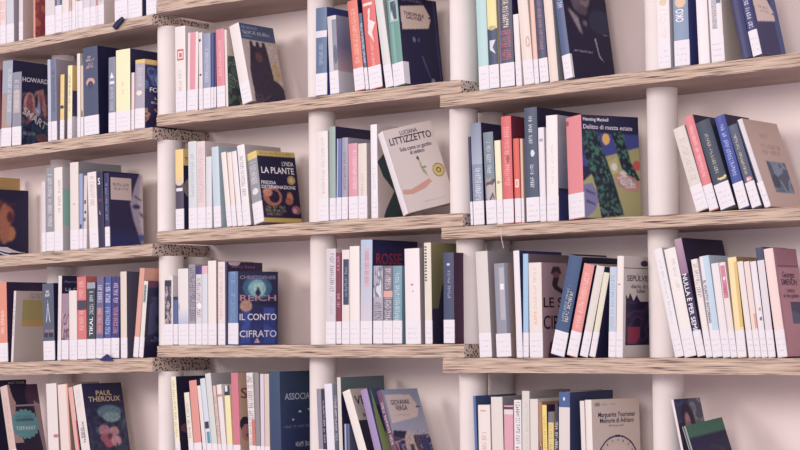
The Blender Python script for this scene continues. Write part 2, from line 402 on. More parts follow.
# each row: left and right pixel of the spine at its foot, its top left corner, colour, what it looks like, details
W, W2, CR = 'ded6d8', 'd8ced2', 'dccebe'
DK, NV, BK = '2b2a52', '34375f', '27244a'
s5 = lambda r, n: 'in the %s row, %s stack' % (r, n)
TL = 'on the topmost left shelf'
stack('L0', TL, [
 (-9, -1, -9, -36, 'b0a6b4', 'grey book at the very left edge of the photo'),
 (0, 6, 0, -36, 'e8cfc8', 'pinkish cream spine, leftmost', {'tc': 'c89a98', 's': [('t', .1, .3, .9, .95, 'd09c98', 'v')]}),
 (6.5, 14, 6, -38, 'c6c6d0', 'light grey spine with lilac grey cover', {'c': 'b0a4b2', 's': []}),
 (19, 23, 19, -40, W, 'thin white spine with tan cover', {'c': 'd8c2b4', 's': []}),
 (33.5, 35.5, 33, -38, 'd98a70', 'thin orange book with red and purple picture cover', {'c': 'a04a52', 'st': 0, 'v': [('n', 0, 0, 1, 1, ['c8734e', 'a8404c', 'b25a52', '7c3350'], 5), ('e', .75, .22, .3, .16, '38284e'), ('e', .8, .2, .12, .04, '7c87a8'), ('r', 0, 0, 1, .05, 'b0503c')]}),
 (45.5, 55, 45, -40, W, 'wide white spine right of the red picture cover', {'s': []}),
 (55.3, 62, 55, -36, '565f78', 'slate blue spine', {'st': .075}),
 (62.3, 69, 62, -34, 'ebe0dc', 'white spine between slate blue and salmon ones', {'s': []}),
 (69.3, 71.7, 69, -34, 'd9a290', 'thin salmon spine'),
 (72, 75.6, 72, -36, 'e8dfdc', 'thin white spine between salmon and yellow ones', {'s': []}),
 (75.9, 78, 75.7, -32, 'd9b45c', 'thin yellow spine', {'st': .075}),
 (78.3, 83, 78, -32, '5c6478', 'narrow slate spine right of the thin yellow one', {'st': .075}),
 (83.3, 90, 83, -36, W, 'white spine right of the narrow slate one', {'s': []}),
 (90.3, 96, 90, -36, W2, 'off-white spine left of the thin coral one', {'s': []}),
 (96.3, 98, 96, -30, 'd98a78', 'thin coral spine'),
 (98.3, 104, 98, -38, W, 'white spine with beige cover behind the black clip', {'c': 'd6c6be'}),
 (115, 128, 114, -36, W, 'wide white spine just right of the black clip'),
 (128.3, 142, 128, -38, 'e6dde4', 'wide white spine with navy cover', {'c': NV}),
 (146.5, 156.5, 146, -36, W, 'white book at the right end'),
])
w = s5('upper', 'leftmost')
stack('L1', w, [
 (-13, -6, -13, 70, 'a86a70', 'dull red spine cut by the photo edge'),
 (-5.5, .6, -6, 72, '8a3a4a', 'dark red spine at the photo edge'),
 (1, 11.5, 3, 61.5, '9aa2ae', 'light blue grey spine with brown foot and navy cover', {'c': DK, 's': [('g', 0, .62, 'b08a70', 'a58c86'), ('r', .55, .25, 1, 1, '96a0ae'), ('t', .6, .4, .9, .9, 'd8dce0', 'v')]}),
 (12, 21, 12.8, 73, '8a8a98', 'grey spine beside a dark cover reading HOWARD', {'c': '1f2348', 'cx': 49, 'ra': .62,
   's': [('r', .15, .45, .85, .75, 'b5a8a4'), ('t', .3, .5, .7, .9, 'd8d0d4', 'v')],
   'v': [('n', 0, .05, 1, .72, ['1f2348', '28304f', '5e3450', '7b4a5e', '2c4a5a'], 8), ('e', .3, .55, .22, .18, 'c88a80'), ('e', .3, .52, .12, .2, '9a5560'), ('p', [(.5, .75), (.8, .8), (.95, .45), (.85, .4), (.7, .6), (.5, .35), (.42, .4)], 'b47a72'), ('e', .62, .52, .1, .1, 'a8b4d8'), ('r', 0, .84, 1, 1, '23244a'), ('n', 0, 0, 1, .3, ['1f3350', '284a60', '1f2348'], 6), ('t', .05, .16, .5, .19, 'd0d0d8'), ('e', .75, .12, .2, .06, '7a4a5c'), ('e', .55, .62, .05, .1, '28284c'), ('e', .72, .6, .04, .12, '8c4450'), ('b', 2), ('x', 0, 0, 1, .8, .45)],
   'tx': [('c', 'HOWARD', .5, .9, .94, .013, 'f0ecf2'), ('c', 'SMART', .5, .38, .95, .022, 'cbd6d2', -28)]}),
])
w = s5('upper', 'second')
stack('L1', w, [
 (48.3, 51.3, 47.5, 60, 'b6bccb', 'thin pale blue grey spine, leftmost', {'s': []}),
 (51.6, 57, 51, 60, '6c7390', 'slate blue spine with mauve cover', {'c': 'a39aa8', 'tc': '3c4060'}),
 (60, 64, 60.5, 75, 'e2bf62', 'short golden yellow spine', {'c': '8a8492', 's': [('t', .3, .4, .7, .9, 'f0dc98', 'v'), ('e', .5, .5, .5, .03, '4a3a50')]}),
 (67.5, 72, 68, 66, 'e8dca4', 'pale yellow spine beside yellow and purple cover', {'c': 'e0bf5a', 'v': [('g', 0, .66, '5a5494', '3c3668'), ('r', 0, .66, 1, 1, 'dfbe58'), ('r', 0, 0, 1, .3, 'e8e2e8')]}),
 (77.4, 80.5, 77, 54, 'ebe2da', 'tall thin white spine left of the navy hardback', {'s': []}),
 (80.9, 84, 80.5, 66, 'd2b99c', 'thin tan spine left of the navy hardback', {'s': [('e', .5, .3, .4, .08, '8a6a5a')]}),
 (84.5, 99, 83, 48.5, '46506c', 'thick slate hardback with copper lettering', {'hard': 1, 'c': '23224a', 's': [('e', .5, .6, .3, .05, 'c99a8c'), ('e', .5, .57, .2, .045, '3c4264'), ('t', .3, .875, .55, .9, 'e0b8a4'), ('t', .2, .84, .75, .865, 'e0b8a4'), ('t', .3, .8, .7, .82, 'd2a896'), ('t', .2, .765, .8, .79, 'd2a896')],
   'tx': [('c', 'S', .62, .13, .09, .011, 'e4dcd8')]}),
 (108.8, 115.8, 108.7, 58, '7c8496', 'blue grey spine with white letter mark', {'c': DK, 's': [('p', [(.2, .72), (.5, .8), (.8, .72)], 'f0eef2'), ('r', .2, .64, .8, .68, 'e8e6ec'), ('t', .3, .3, .7, .6, 'b8bcc8', 'v')]}),
 (116.3, 130.5, 116, 51, 'e9e3b4', 'thick pale yellow spine with navy cover', {'c': '26244c', 's': [('t', .45, .45, .55, .6, 'b0aa88', 'v')]}),
 (131.3, 134.3, 131.5, 73, 'e0c8c8', 'thin pink spine', {'s': []}),
 (135, 144.6, 135.5, 60.5, 'a7a0ae', 'lilac grey spine beside blue cover with yellow top', {'c': 'dcb758', 'd': .115, 's': [('r', 0, .95, 1, 1, 'dcb95c'), ('e', .45, .52, .3, .035, 'e8d8c4'), ('t', .3, .6, .7, .9, 'd8d2d8', 'v')],
   'v': [('r', 0, 0, 1, .93, '2a2a5c'), ('n', 0, .55, 1, .93, ['2c3470', '4a64a0', '2a2a5c'], 6), ('e', .5, .72, .18, .12, '7fa0c8'), ('n', 0, .05, 1, .3, ['7a2f4c', 'c08c6c', '2a2450'], 7), ('b', 1), ('x', 0, 0, 1, .9, .3)],
   'tx': [('c', 'FOLLETT', .55, .57, .8, .012, 'e6e2e8'), ('c', 'Le ali', .5, .45, .4, .007, 'd8d0d4'), ('c', 'Eagle', .5, .38, .6, .007, 'd8b8a0')]}),
])
w = s5('upper-middle', 'leftmost')
stack('L2', w, [
 (-31, -27, -31, 176, 'd6b25e', 'golden book rising behind the dark portrait cover', {'c': 'd2a85a', 'd': .168, 'cx': 20, 'ra': 1.0, 'st': 0}),
 (-24, -20.5, -24, 189, 'e0d8dc', 'dark cover with a lit face in profile', {'c': '231f45', 'cx': 31.5, 'ra': .9, 'd': .16, 'v': [('n', 0, 0, .75, .8, ['2a2044', '5a3040', '231f45'], 4), ('e', .56, .62, .14, .14, 'a45c48'), ('e', .57, .36, .16, .12, 'c07c4c'), ('e', .5, .5, .12, .3, 'b06a4c'), ('e', .62, .6, .07, .08, '5a2838'), ('e', .95, .5, .22, .6, '231f45'), ('p', [(.35, .9), (.5, .8), (.42, .7), (.3, .75)], '6c3438'), ('b', 7), ('x', 0, 0, 1, 1, .15)]}),
])
w = s5('upper-middle', 'second')
stack('L2', w, [
 (42, 46, 41.5, 182, W, 'thin white spine, leftmost and shortest', {'s': []}),
 (46.4, 54.3, 46, 168, '8d8f92', 'grey spine with white vertical title', {'s': [('t', .25, .3, .75, .92, 'e6e2e6', 'v')]}),
 (54.6, 63, 54, 168, 'f0e8e2', 'white spine beside mint cover panel', {'c': W, 'tc': 'a07868', 's': [('t', .5, .45, .8, .85, 'a88478', 'v')], 'v': [('r', 0, .3, .9, .74, '9fd6c4'), ('p', [(.28, .3), (.3, .55), (.36, .62), (.42, .55), (.44, .3)], '26264a')]}),
 (70.5, 79, 70, 163, 'eadfd8', 'tall white hardback with large grey cover', {'hard': 1, 'c': '8d9095', 's': [('e', .5, .52, .15, .01, 'c09a94')]}),
 (79.3, 83, 79, 174, '8e9cc0', 'thin periwinkle blue spine', {'s': [('e', .5, .3, .3, .03, '3c3c60')]}),
 (83.3, 87, 84, 176, 'dcd0cc', 'thin white spine with small dark figures', {'s': [('e', .5, .64, .3, .03, '343458'), ('e', .6, .5, .3, .02, '343458'), ('e', .4, .4, .4, .03, '6a6a88')]}),
 (90, 98.7, 87.3, 173, 'efe6e0', 'white spine leaning slightly, left of black S spine', {'s': [('t', .3, .55, .8, .95, 'a89490', 'v')]}),
 (99, 105, 96.5, 172, '272348', 'black spine with large white S and L', {'st': 0, 's': [('e', .5, .62, .3, .02, '6a3048')], 'tx': [('s', 'S', .45, .87, .04, .018, 'eeeaf0', 0), ('s', 'L', .5, .46, .025, .01, 'e0dce4', 0)]}),
 (105.4, 110, 104, 173.5, '2c2f5c', 'navy book with a pale face on its cover', {'c': '2a2650', 'cx': 142.5, 'ra': .6, 'tc': '8a90b8',
   'v': [('g', 0, .3, '2f3878', '2a2650'), ('p', [(.9, 1), (1, 1), (1, 0), (.9, .08), (.84, .2), (.72, .36), (.66, .5), (.62, .6), (.7, .74), (.78, .86)], 'b0a4b8'), ('p', [(.95, 1), (1, 1), (1, .1), (.9, .3), (.86, .6)], 'cfc2c8'), ('e', .8, .56, .12, .035, '3a3866'), ('p', [(.74, .72), (.95, .66), (.95, .64), (.74, .69)], '2c2a50'), ('e', .93, .14, .08, .05, '4a68b0'), ('p', [(.86, .5), (1, .46), (1, .4), (.9, .44)], '7a6c90'), ('b', 4), ('x', .6, 0, 1, .7, .12), ('r', .05, .64, .66, .94, 'd8c4bc'), ('t', .12, .83, .58, .865, '5c4454'), ('t', .14, .775, .56, .81, '5c4454'), ('r', 0, .96, .8, 1, '2a2c60')],
   }),
])
w = s5('lower-middle', 'leftmost')
stack('L3', w, [
 (-2.5, 8, -4, 283, 'dd8a6c', 'orange spine with white letters at the photo edge', {'c': '38244c', 's': [('t', .45, .35, .75, .65, 'f4e4dc', 'v')]}),
 (11, 13.3, 14, 291, 'e6dcd8', 'beige cover with square olive and gold picture', {'c': 'cfc0b6', 'cx': 47, 'ra': .8, 'st': 0, 'v': [('r', .22, .5, .95, .875, 'b9ab62'), ('t', .45, .94, .95, .96, '554a60'), ('t', .4, .9, .95, .92, '554a60'), ('g', .5, .6, 'd9aa50', 'c9a95c'), ('r', 0, 0, .22, 1, 'cfc0b6'), ('r', .93, 0, 1, 1, 'cfc0b6')]}),
 (43.8, 55, 42.3, 284, '525a6e', 'slate spine with white title and pale sketch', {'c': '28264a', 's': [('p', [(.3, .5), (.5, .78), (.7, .5), (.62, .5), (.5, .7), (.38, .5)], 'b8bcc8'), ('t', .15, .36, .9, .4, 'c88080'), ('r', .1, .3, .45, .36, '2e2a40'), ('r', .55, .3, .9, .36, '2e2a40')],
   'tx': [('s', 'MARK\nBOGART', .5, .87, .095, .017, 'e8e6ec', 0)]}),
])
w = s5('lower-middle', 'second')
stack('L3', w, [
 (57.5, 61, 58.5, 276, 'e8ddda', 'thin white spine of the wide navy LA CASA cover', {'c': '2a2850', 'd': .168, 'ra': .9, 's': [], 'tx': [('c', 'LA CASA', .3, .84, .45, .009, 'b4bccc'), ('c', 'Patricia', .2, .93, .28, .006, '8a94a8')]}),
 (61.6, 69, 62, 294, '9c8090', 'dusty mauve spine with dark picture', {'s': [('n', 0, .3, 1, .7, ['9c8090', '6c5068', 'b08c94'], 5)]}),
 (69.5, 77.3, 69, 291, 'ece2dc', 'white spine left of the coral one', {'s': []}),
 (77.8, 86.8, 77, 277, 'd2706a', 'coral spine with dark band', {'s': [('r', 0, .6, 1, .71, '463c54'), ('t', .3, .35, .7, .58, 'eebcb0', 'v'), ('t', .3, .74, .7, .94, 'eebcb0', 'v')]}),
 (87.3, 95.6, 87, 283, '39424e', 'dark grey green spine with tall white title', {'tx': [('s', 'TIKAL', .55, .43, .24, .014, 'e8e8ea')], 's': [('r', 0, .92, 1, 1, '9a9cac'), ('t', .35, .58, .8, .88, 'dcdce0', 'v')]}),
 (96, 102.8, 97, 277, '66628f', 'violet blue spine with pink letters', {'s': [('r', 0, .3, 1, .62, '9a6c7e'), ('t', .25, .32, .75, .62, 'd8a8a8', 'v'), ('t', .2, .68, .8, .92, 'e0dcf0', 'v')]}),
 (103.3, 110.7, 104, 277, '46559a', 'bright blue spine', {'s': [('r', 0, 0, .25, 1, '28265c'), ('t', .3, .3, .85, .62, 'a8c4e8', 'v'), ('t', .3, .68, .85, .92, 'dce0f4', 'v')]}),
 (111.2, 119, 112, 277, '3c3478', 'violet spine with rose lettering', {'c': '2c2a58', 's': [('t', .3, .3, .8, .62, 'd09098', 'v'), ('t', .3, .68, .8, .92, 'dcd0ec', 'v')]}),
 (121, 127.2, 120.4, 272, 'd8ccbe', 'tall beige spine with dark slate cover', {'c': '54566a', 's': [], 'd': .085}),
 (133.2, 138.3, 140, 268, 'd89a86', 'tall salmon spine leaning far right', {'s': [], 'd': .12}),
 (138.8, 143, 144, 281, 'e6e4da', 'slim white spine with green label leaning right', {'c': '1f1d42', 'd': .115, 's': [('r', .2, .72, .8, .95, '8a9c90'), ('t', .25, .74, .75, .94, '3c4450', 'v')], 'v': [('n', .1, .3, 1, .8, ['1f1d42', '2c2c54', '3c4064'], 4), ('r', 0, .92, 1, 1, '5a2c50')], 'tx': [('c', 'BLU\nNOTTE', .4, .24, .4, .014, '5a6898')]}),
])
w = s5('bottom', 'leftmost')
stack('L4', w, [
 (-12, -6, -14, 381, 'b8aeb4', 'dark book cut by the photo edge with topmost lettering', {'c': '2a2848', 'd': .12, 'tx': [('c', 'VICTOR', .7, .965, .5, .007, 'c8b8b4')]}),
 (9, 16, 0, 387.5, 'd0b3a8', 'pinkish spine beside dark TIFFANY cover with teal seal', {'c': '29233f', 'cx': 37, 'ra': .6, 'tc': 'b8978e',
   'v': [('p', [(0, 1), (.22, 1), (.22, .8), (.12, .6), (.3, .3), (0, .3)], 'b8968c'), ('e', .5, 1, .42, .3, '231d38'), ('e', .85, .86, .3, .16, '50304e'), ('p', [(.8, .8), (1, .75), (1, 0), (.95, 0), (.82, .5)], 'a08084'), ('r', 0, .735, 1, .755, 'a89098'), ('e', .42, .52, .43, .165, '5ba3a8'), ('t', .15, .6, .7, .62, '2c4a60'), ('t', .12, .56, .72, .59, '2c4a60')] +
        [('e', .42 + .42 * math.cos(a * .349), .52 + .162 * math.sin(a * .349), .055, .021, '5ba3a8') for a in range(18)],
   'tx': [('c', 'COLAZIONE DA', .42, .57, .6, .008, '2c4560'), ('c', 'TIFFANY', .42, .47, .66, .011, 'd6e4e4')]}),
])
w = s5('bottom', 'second')
stack('L4', w, [
 (48.5, 59, 46, 384, 'ece2de', 'white spine with small red dot, leftmost', {'c': 'c9b0a6', 's': [('e', .8, .4, .25, .02, 'c0707c')]}),
 (61, 71, 57.5, 385, 'efdcd4', 'peach white spine', {'c': 'aa968c', 's': [('r', .85, 0, 1, 1, 'e0a890')], 'd': .11}),
 (75.5, 80, 68, 388, 'e0a596', 'thin salmon spine leaning left', {'c': '2e2444', 's': [('r', .8, 0, 1, .6, 'b84c5c')]}),
 (81.5, 90, 73, 386.5, 'ebe2dc', 'white spine, dark cover reading PAUL THEROUX over pink orchid', {'c': '2a2c50', 'cx': 121, 'ra': .62, 's': [('t', .3, .74, .7, .95, 'c8b8c0', 'v')],
   'v': [('n', 0, 0, 1, .7, ['2a2c50', '30405c', '232446'], 7), ('e', .6, .66, .3, .08, '5c8292'), ('e', .65, .6, .22, .06, '7aa0a8'), ('e', .3, .45, .1, .05, '40586c'), ('e', .42, .45, .14, .06, 'b87c8c'), ('e', .66, .43, .12, .055, 'c08c98'), ('e', .5, .3, .12, .055, 'b4546c'), ('e', .68, .32, .13, .06, 'cf94a0'), ('e', .4, .36, .1, .05, 'a85a70'), ('e', .55, .38, .05, .03, '6c2c48'), ('p', [(.68, .3), (.72, .3), (.62, 0), (.56, 0)], '3c4c54'), ('p', [(.8, .4), (1, .6), (1, .55)], '4a7078'), ('b', 3), ('x', 0, 0, 1, .75, .35)],
   'tx': [('c', 'PAUL\nTHEROUX', .52, .85, .8, .03, 'd9c69a'), ('s', 'PAUL\nTHEROUX', .5, .45, .25, .016, '4a3c58')]}),
])
w = s5('upper', 'third')
stack('M1', w, [
 (176, 186.3, 175, 27.5, 'eee4de', 'tall white spine with small red square emblem', {'s': [('r', .2, .6, .85, .73, 'c8605c'), ('r', .3, .62, .75, .71, 'eee0da'), ('r', .4, .64, .65, .69, 'c8605c'), ('t', .35, .15, .6, .5, 'a89ca8', 'v')]}),
 (187.3, 198.8, 188, 33, 'ebe0dc', 'white spine with pink vertical band', {'c': 'b8aeb0', 's': [('r', .25, 0, .8, 1, 'dc8c98')]}),
 (199.2, 203, 198.5, 33, 'e6dade', 'thin white spine with two black dots', {'s': [('e', .4, .9, .3, .02, '2c2840'), ('e', .5, .45, .3, .015, '2c2840')]}),
 (203.6, 210.8, 203.3, 34, '8b96b2', 'steel blue spine with silver title', {'s': [('t', .3, .35, .7, .8, 'd4d8e4', 'v')]}),
 (211.2, 213.8, 211, 33, '39488a', 'thin royal blue spine', {'s': []}),
 (214.2, 216.6, 214, 34, '2a2656', 'thin dark navy spine', {'s': []}),
 (217.2, 225.4, 216, 30, 'd9808e', 'rose pink spine', {'s': [('t', .35, .4, .65, .85, 'f0c0c4', 'v')]}),
 (226, 228.4, 224.2, 30, 'dccfc6', 'cream book with green leafy picture cover', {'st': 0, 'c': 'dccfc2', 's': [], 'd': .09, 'v': [('n', 0, .22, 1, .66, ['5c7468', '3c4a4c', '84988a', '4a6058'], 9), ('n', 0, 0, .7, .25, ['5c7468', '3c4a4c'], 8), ('p', [(.4, 0), (.75, .25), (1, .25), (1, 0)], 'c89a90')]}),
 (243, 252.5, 229.3, 27, 'eae0dc', 'white spine, beige cover with dark castle, blue top', {'c': 'c8b8ae', 'cx': 273, 'ra': .62, 's': [],
   'v': [('r', 0, .8, 1, 1, '4b5f84'), ('p', [(.12, .0), (.1, .4), (.2, .68), (.22, .78), (.3, .78), (.32, .72), (.38, .72), (.4, .78), (.48, .78), (.5, .72), (.56, .72), (.58, .78), (.66, .78), (.7, .66), (.76, .3), (.85, .3), (1, .2), (1, 0)], '342a40'), ('e', .42, .58, .1, .06, '6c4048'), ('p', [(.75, .5), (.9, .55), (1, .35), (.86, .28), (.78, .3)], 'c9ab72'), ('n', .1, 0, 1, .1, ['342a40', '544050', '2a2448'], 8), ('b', 2), ('x', .1, 0, 1, .78, .25), ('r', 0, .8, 1, 1, '4b5f84'), ('t', .06, .94, .5, .965, 'b4bccc'), ('t', .06, .87, .85, .91, 'e8e8ee'), ('t', .06, .835, .3, .85, 'b4bccc')],
   }),
])
w = s5('upper-middle', 'third')
stack('M2', w, [
 (176, 184, 175.3, 150, 'e6c876', 'yellow topped dark spine, leftmost', {'c': '23204a', 'd': .09, 's': [('r', 0, 0, 1, .6, '4c4458'), ('e', .5, .6, .5, .05, 'd8c0a0'), ('r', .1, .48, .9, .52, 'e8e4e8')], 'v': [('r', 0, .8, 1, 1, 'e3c25e'), ('e', .3, .52, .3, .12, '8a7c78')], 'tx': [('c', 'TURN', .3, .88, .5, .009, '9c4434')]}),
 (189, 197.3, 188.2, 142, 'c9cfd0', 'tall pale grey green spine', {'tc': 'a0a8b0'}),
 (197.6, 206, 196.6, 142, 'e6d2d0', 'tall pale pink spine with dotted print', {'s': [('t', .2, .3, .8, .95, 'c0a0a8', 'v')]}),
 (206.4, 213.8, 206, 157, 'dbdde2', 'short whitish blue spine', {'s': []}),
 (214.3, 221.3, 211.5, 147.5, 'b7cdd4', 'pale aqua spine with matching cover', {'c': 'a8bfcb', 'd': .09, 's': []}),
 (227.3, 232.2, 221, 153, 'eee6de', 'slim ivory spine, first of three leaning ones', {'s': []}),
 (232.6, 237, 227, 153, 'e4d2c8', 'slim peach cream spine, second of three leaning ones', {'s': []}),
 (238, 243, 231.5, 152, 'ece6e6', 'slim white spine, third of three leaning ones', {'c': '8c8ca8', 's': []}),
 (243.5, 251.5, 237, 146, 'eee8e8', 'taller white spine leaning left, beside grey titled spine', {'c': 'b8b0ac'}),
 (254.5, 264, 247, 154.5, '8f9095', 'grey spine and black LINDA LA PLANTE thriller cover', {'c': '1e1b3c', 'cx': 294.5, 'ra': .64, 'wr': 0, 's': [('r', 0, .9, 1, 1, 'dcc060'), ('e', .5, .45, .3, .045, 'e6e0e0'), ('t', .2, .55, .8, .85, 'e0dce0', 'v')],
   'v': [('r', 0, .93, 1, 1, 'd9bc5a'), ('t', .05, .95, .9, .98, '6c5c3c'), ('r', 0, 0, 1, .065, 'cdab4a'), ('e', .3, .36, .24, .13, 'b0664c'), ('e', .34, .36, .14, .09, '1e1b3c'), ('e', .18, .42, .12, .06, 'c88468'), ('e', .75, .35, .08, .08, 'c8784c'), ('e', .72, .3, .1, .05, 'a8604a'), ('e', .88, .18, .12, .06, 'a05c6c'), ('e', .85, .17, .05, .03, 'd0a0a8'), ('e', .83, .6, .1, .06, 'd8b870'), ('o', .83, .6, .08, .05, '9c7c40', .6), ('t', .1, .2, .6, .23, 'a89c6c'), ('t', .08, .15, .65, .18, 'a89c6c'), ('t', .1, .1, .5, .13, 'a89c6c'), ('b', 1), ('x', 0, .07, 1, .45, .3)],
   'tx': [('c', 'LYNDA', .78, .83, .3, .011, 'e8e4e8'), ('c', 'LA PLANTE', .5, .73, .85, .016, 'f0ecf0'), ('c', 'FREDDA', .23, .555, .38, .0085, 'eceaf0'), ('c', 'DETERMINAZIONE', .48, .495, .88, .0085, 'eceaf0')]}),
])
w = s5('lower-middle', 'third')
stack('M3', w, [
 (164, 173, 164, 276, 'e8dedc', 'white spine with dark picture strip, leftmost', {'s': [('n', .1, .28, .85, .94, ['3c3848', '8a6c70', 'a8a0a0', '4a3c50'], 6), ('r', .1, .85, .85, .93, '302c40')]}),
 (173.5, 178, 173.3, 297, '4c5f92', 'short thin blue spine', {'s': [('r', 0, .93, 1, 1, '24244c')]}),
 (178.6, 188.8, 178, 269, 'e9e2e0', 'white spine fading to blue at the foot', {'s': [('g', .25, .5, '9fb2cf', 'e9e2e0'), ('e', .1, .5, .1, .05, 'b0b4c4')]}),
 (189.3, 195.6, 189, 265, '9a94a0', 'grey spine densely printed with black letters', {'s': [('t', .1, .3, .45, .97, '3a3648', 'v'), ('t', .55, .3, .95, .97, '3a3648', 'v')]}),
 (196, 201.8, 196, 267, 'ded8dc', 'white spine with black title and white disc', {'s': [('r', 0, .9, 1, 1, '3a3478'), ('t', .2, .35, .8, .85, '4a4658', 'v'), ('e', .6, .5, .4, .035, 'f6f2f4')]}),
 (202.2, 207.8, 202, 266, 'd9dce2', 'pale blue white spine with pink top', {'s': [('r', 0, .9, 1, 1, 'dcaab6')]}),
 (208.3, 216.5, 208, 261, 'f0e6de', 'tall ivory spine', {'c': 'b89c94', 's': []}),
 (218.3, 225.3, 218, 262, 'ecdcda', 'tall cream spine with red print', {'s': [('t', .3, .3, .7, .95, 'c89c9c', 'v')]}),
 (225.8, 227.8, 225.3, 262, '2e2250', 'tall dark purple book behind the blue cover', {'c': '34224e', 'st': 0, 's': [], 'd': .125, 'tx': [('c', 'Barry Reed', .45, .94, .65, .009, '9c5a9c')], 'v': [('e', .2, 1, .17, .05, 'c8b8bc')]}),
 (228.3, 238, 228.3, 272, '5475a6', 'bright blue spine with silver title', {'c': '252550', 'cx': 278, 'ra': .62, 's': [('r', .3, .3, .75, 1, '6c90bc'), ('t', .35, .3, .7, .95, '2c4474', 'v')],
   'v': [('g', 0, .45, '2c3f86', '27306c'), ('g', .45, 1, '262c5c', '2a3050'), ('n', .08, .02, .3, .5, ['3450a4', '2c3f86'], 3), ('n', .65, .02, .92, .5, ['3450a4', '2c3f86'], 3), ('e', .48, .78, .36, .16, '3a6a90'), ('e', .48, .77, .22, .12, '80c0c8'), ('r', .4, .66, .62, .84, 'a8d8d4'), ('e', .5, .71, .07, .05, '1c2850'), ('e', .5, .77, .03, .02, '1c2850'), ('r', 0, .55, 1, .58, '1c2048'), ('e', .2, .53, .15, .075, 'c89c84'), ('t', .1, .5, .3, .56, '7c4c48'), ('b', 2), ('p', [(.4, .03), (.55, .03), (.475, .1)], 'c8a8b0'), ('x', 0, 0, 1, .9, .2)],
   'tx': [('c', 'CHRISTOPHER', .5, .92, .9, .009, '9a8cac'), ('c', 'REICH', .5, .64, .9, .015, 'c08c94'), ('c', 'IL CONTO', .5, .38, .92, .016, 'e6e4ee'), ('c', 'CIFRATO', .5, .15, .92, .017, 'dcdce8')]}),
])
w = s5('bottom', 'third')
stack('M4', w, [
 (175.6, 180.4, 171, 377, 'ebe0b8', 'slim pale yellow spine, leftmost', {'c': '221f40', 'd': .12, 'ra': .8, 's': [('t', .3, .3, .7, .95, 'a09878', 'v')], 'v': [('e', .3, .4, .25, .06, '6c4450')]}),
 (189, 194, 184, 393, 'eee6d2', 'short ivory spine left of the coral one'),
 (194.5, 202.6, 189, 381, 'dd8e80', 'coral spine leaning slightly left', {'c': '36345c', 's': [], 'd': .1}),
 (203, 206.5, 197, 386, 'ece4e0', 'thin white spine right of the coral one', {'s': []}),
 (207, 212, 200, 379, 'c9d3dc', 'pale blue grey spine with dark square label', {'s': [('r', .1, .42, .95, .5, '2c3058'), ('r', .4, .2, .9, .38, '4a90a8')]}),
 (212.3, 218, 205, 374, 'd8dcd6', 'tall pale green white spine with grey cover', {'c': 'a8a8ac', 's': []}),
 (218.5, 221.5, 212.6, 386, 'd8b8a4', 'thin tan spine'),
 (222, 227, 216.5, 385, 'ece4e4', 'white spine crossed by a thin brown line', {'s': [('r', 0, .85, 1, .88, 'c09080')]}),
 (227.5, 233, 224, 386, 'e8dd9c', 'lemon yellow spine with navy top', {'s': [('r', 0, .88, 1, 1, '2e2c54'), ('r', .2, .93, .7, 1, 'e4e0e8')]}),
 (233.5, 240.5, 231, 373, 'cf6e80', 'raspberry pink spine beside tan cover with a face', {'c': 'c6a088', 's': [], 'v': [('e', .17, .45, .16, .08, '2c2440'), ('e', .2, .36, .15, .09, 'b87c74'), ('e', .22, .33, .05, .02, '8c4a50')], 'tx': [('c', 'S', .16, .78, .2, .026, '8a4440')], 'd': .12}),
 (249.5, 256, 246.3, 373, 'e6e0dc', 'white spine patterned with dark zigzag print', {'s': [('t', .1, .5, .9, .96, '6c6478', 'v'), ('r', .6, .2, 1, .5, 'c8705c'), ('t', .2, .2, .6, .48, '8a8290', 'v')]}),
 (256.4, 260.6, 254.5, 373, '8e8686', 'grey brown spine'),
 (261, 264.8, 260, 374, 'ddd0dc', 'thin lilac white spine', {'s': []}),
 (265.2, 270, 264.2, 374, 'd0beb0', 'thin beige spine left of the big navy book', {'s': []}),
 (270.8, 281.5, 269, 372, '2c4566', 'big dark teal spine with starry navy ASSOCIATI cover', {'c': '1f2a56', 'st': 0, 'd': .125, 's': [('g', 0, 1, '2a3c68', '2f4a66')],
   'v': [('g', 0, 1, '232c60', '28405c'), ('t', .1, .42, .8, .44, '6c80ac'), ('e', .55, .58, .04, .01, 'c8d0e0'), ('e', .35, .5, .03, .008, 'a8b4cc'), ('e', .8, .6, .03, .008, 'c8d0e0'), ('t', .4, .22, .8, .27, 'c8ccd8'), ('t', .3, .13, .95, .16, '9aa4bc')]
   , 'tx': [('c', 'ASSOCIATI', .55, .74, .85, .016, 'a8b4c8')]}),
])
w = s5('upper', 'fourth')
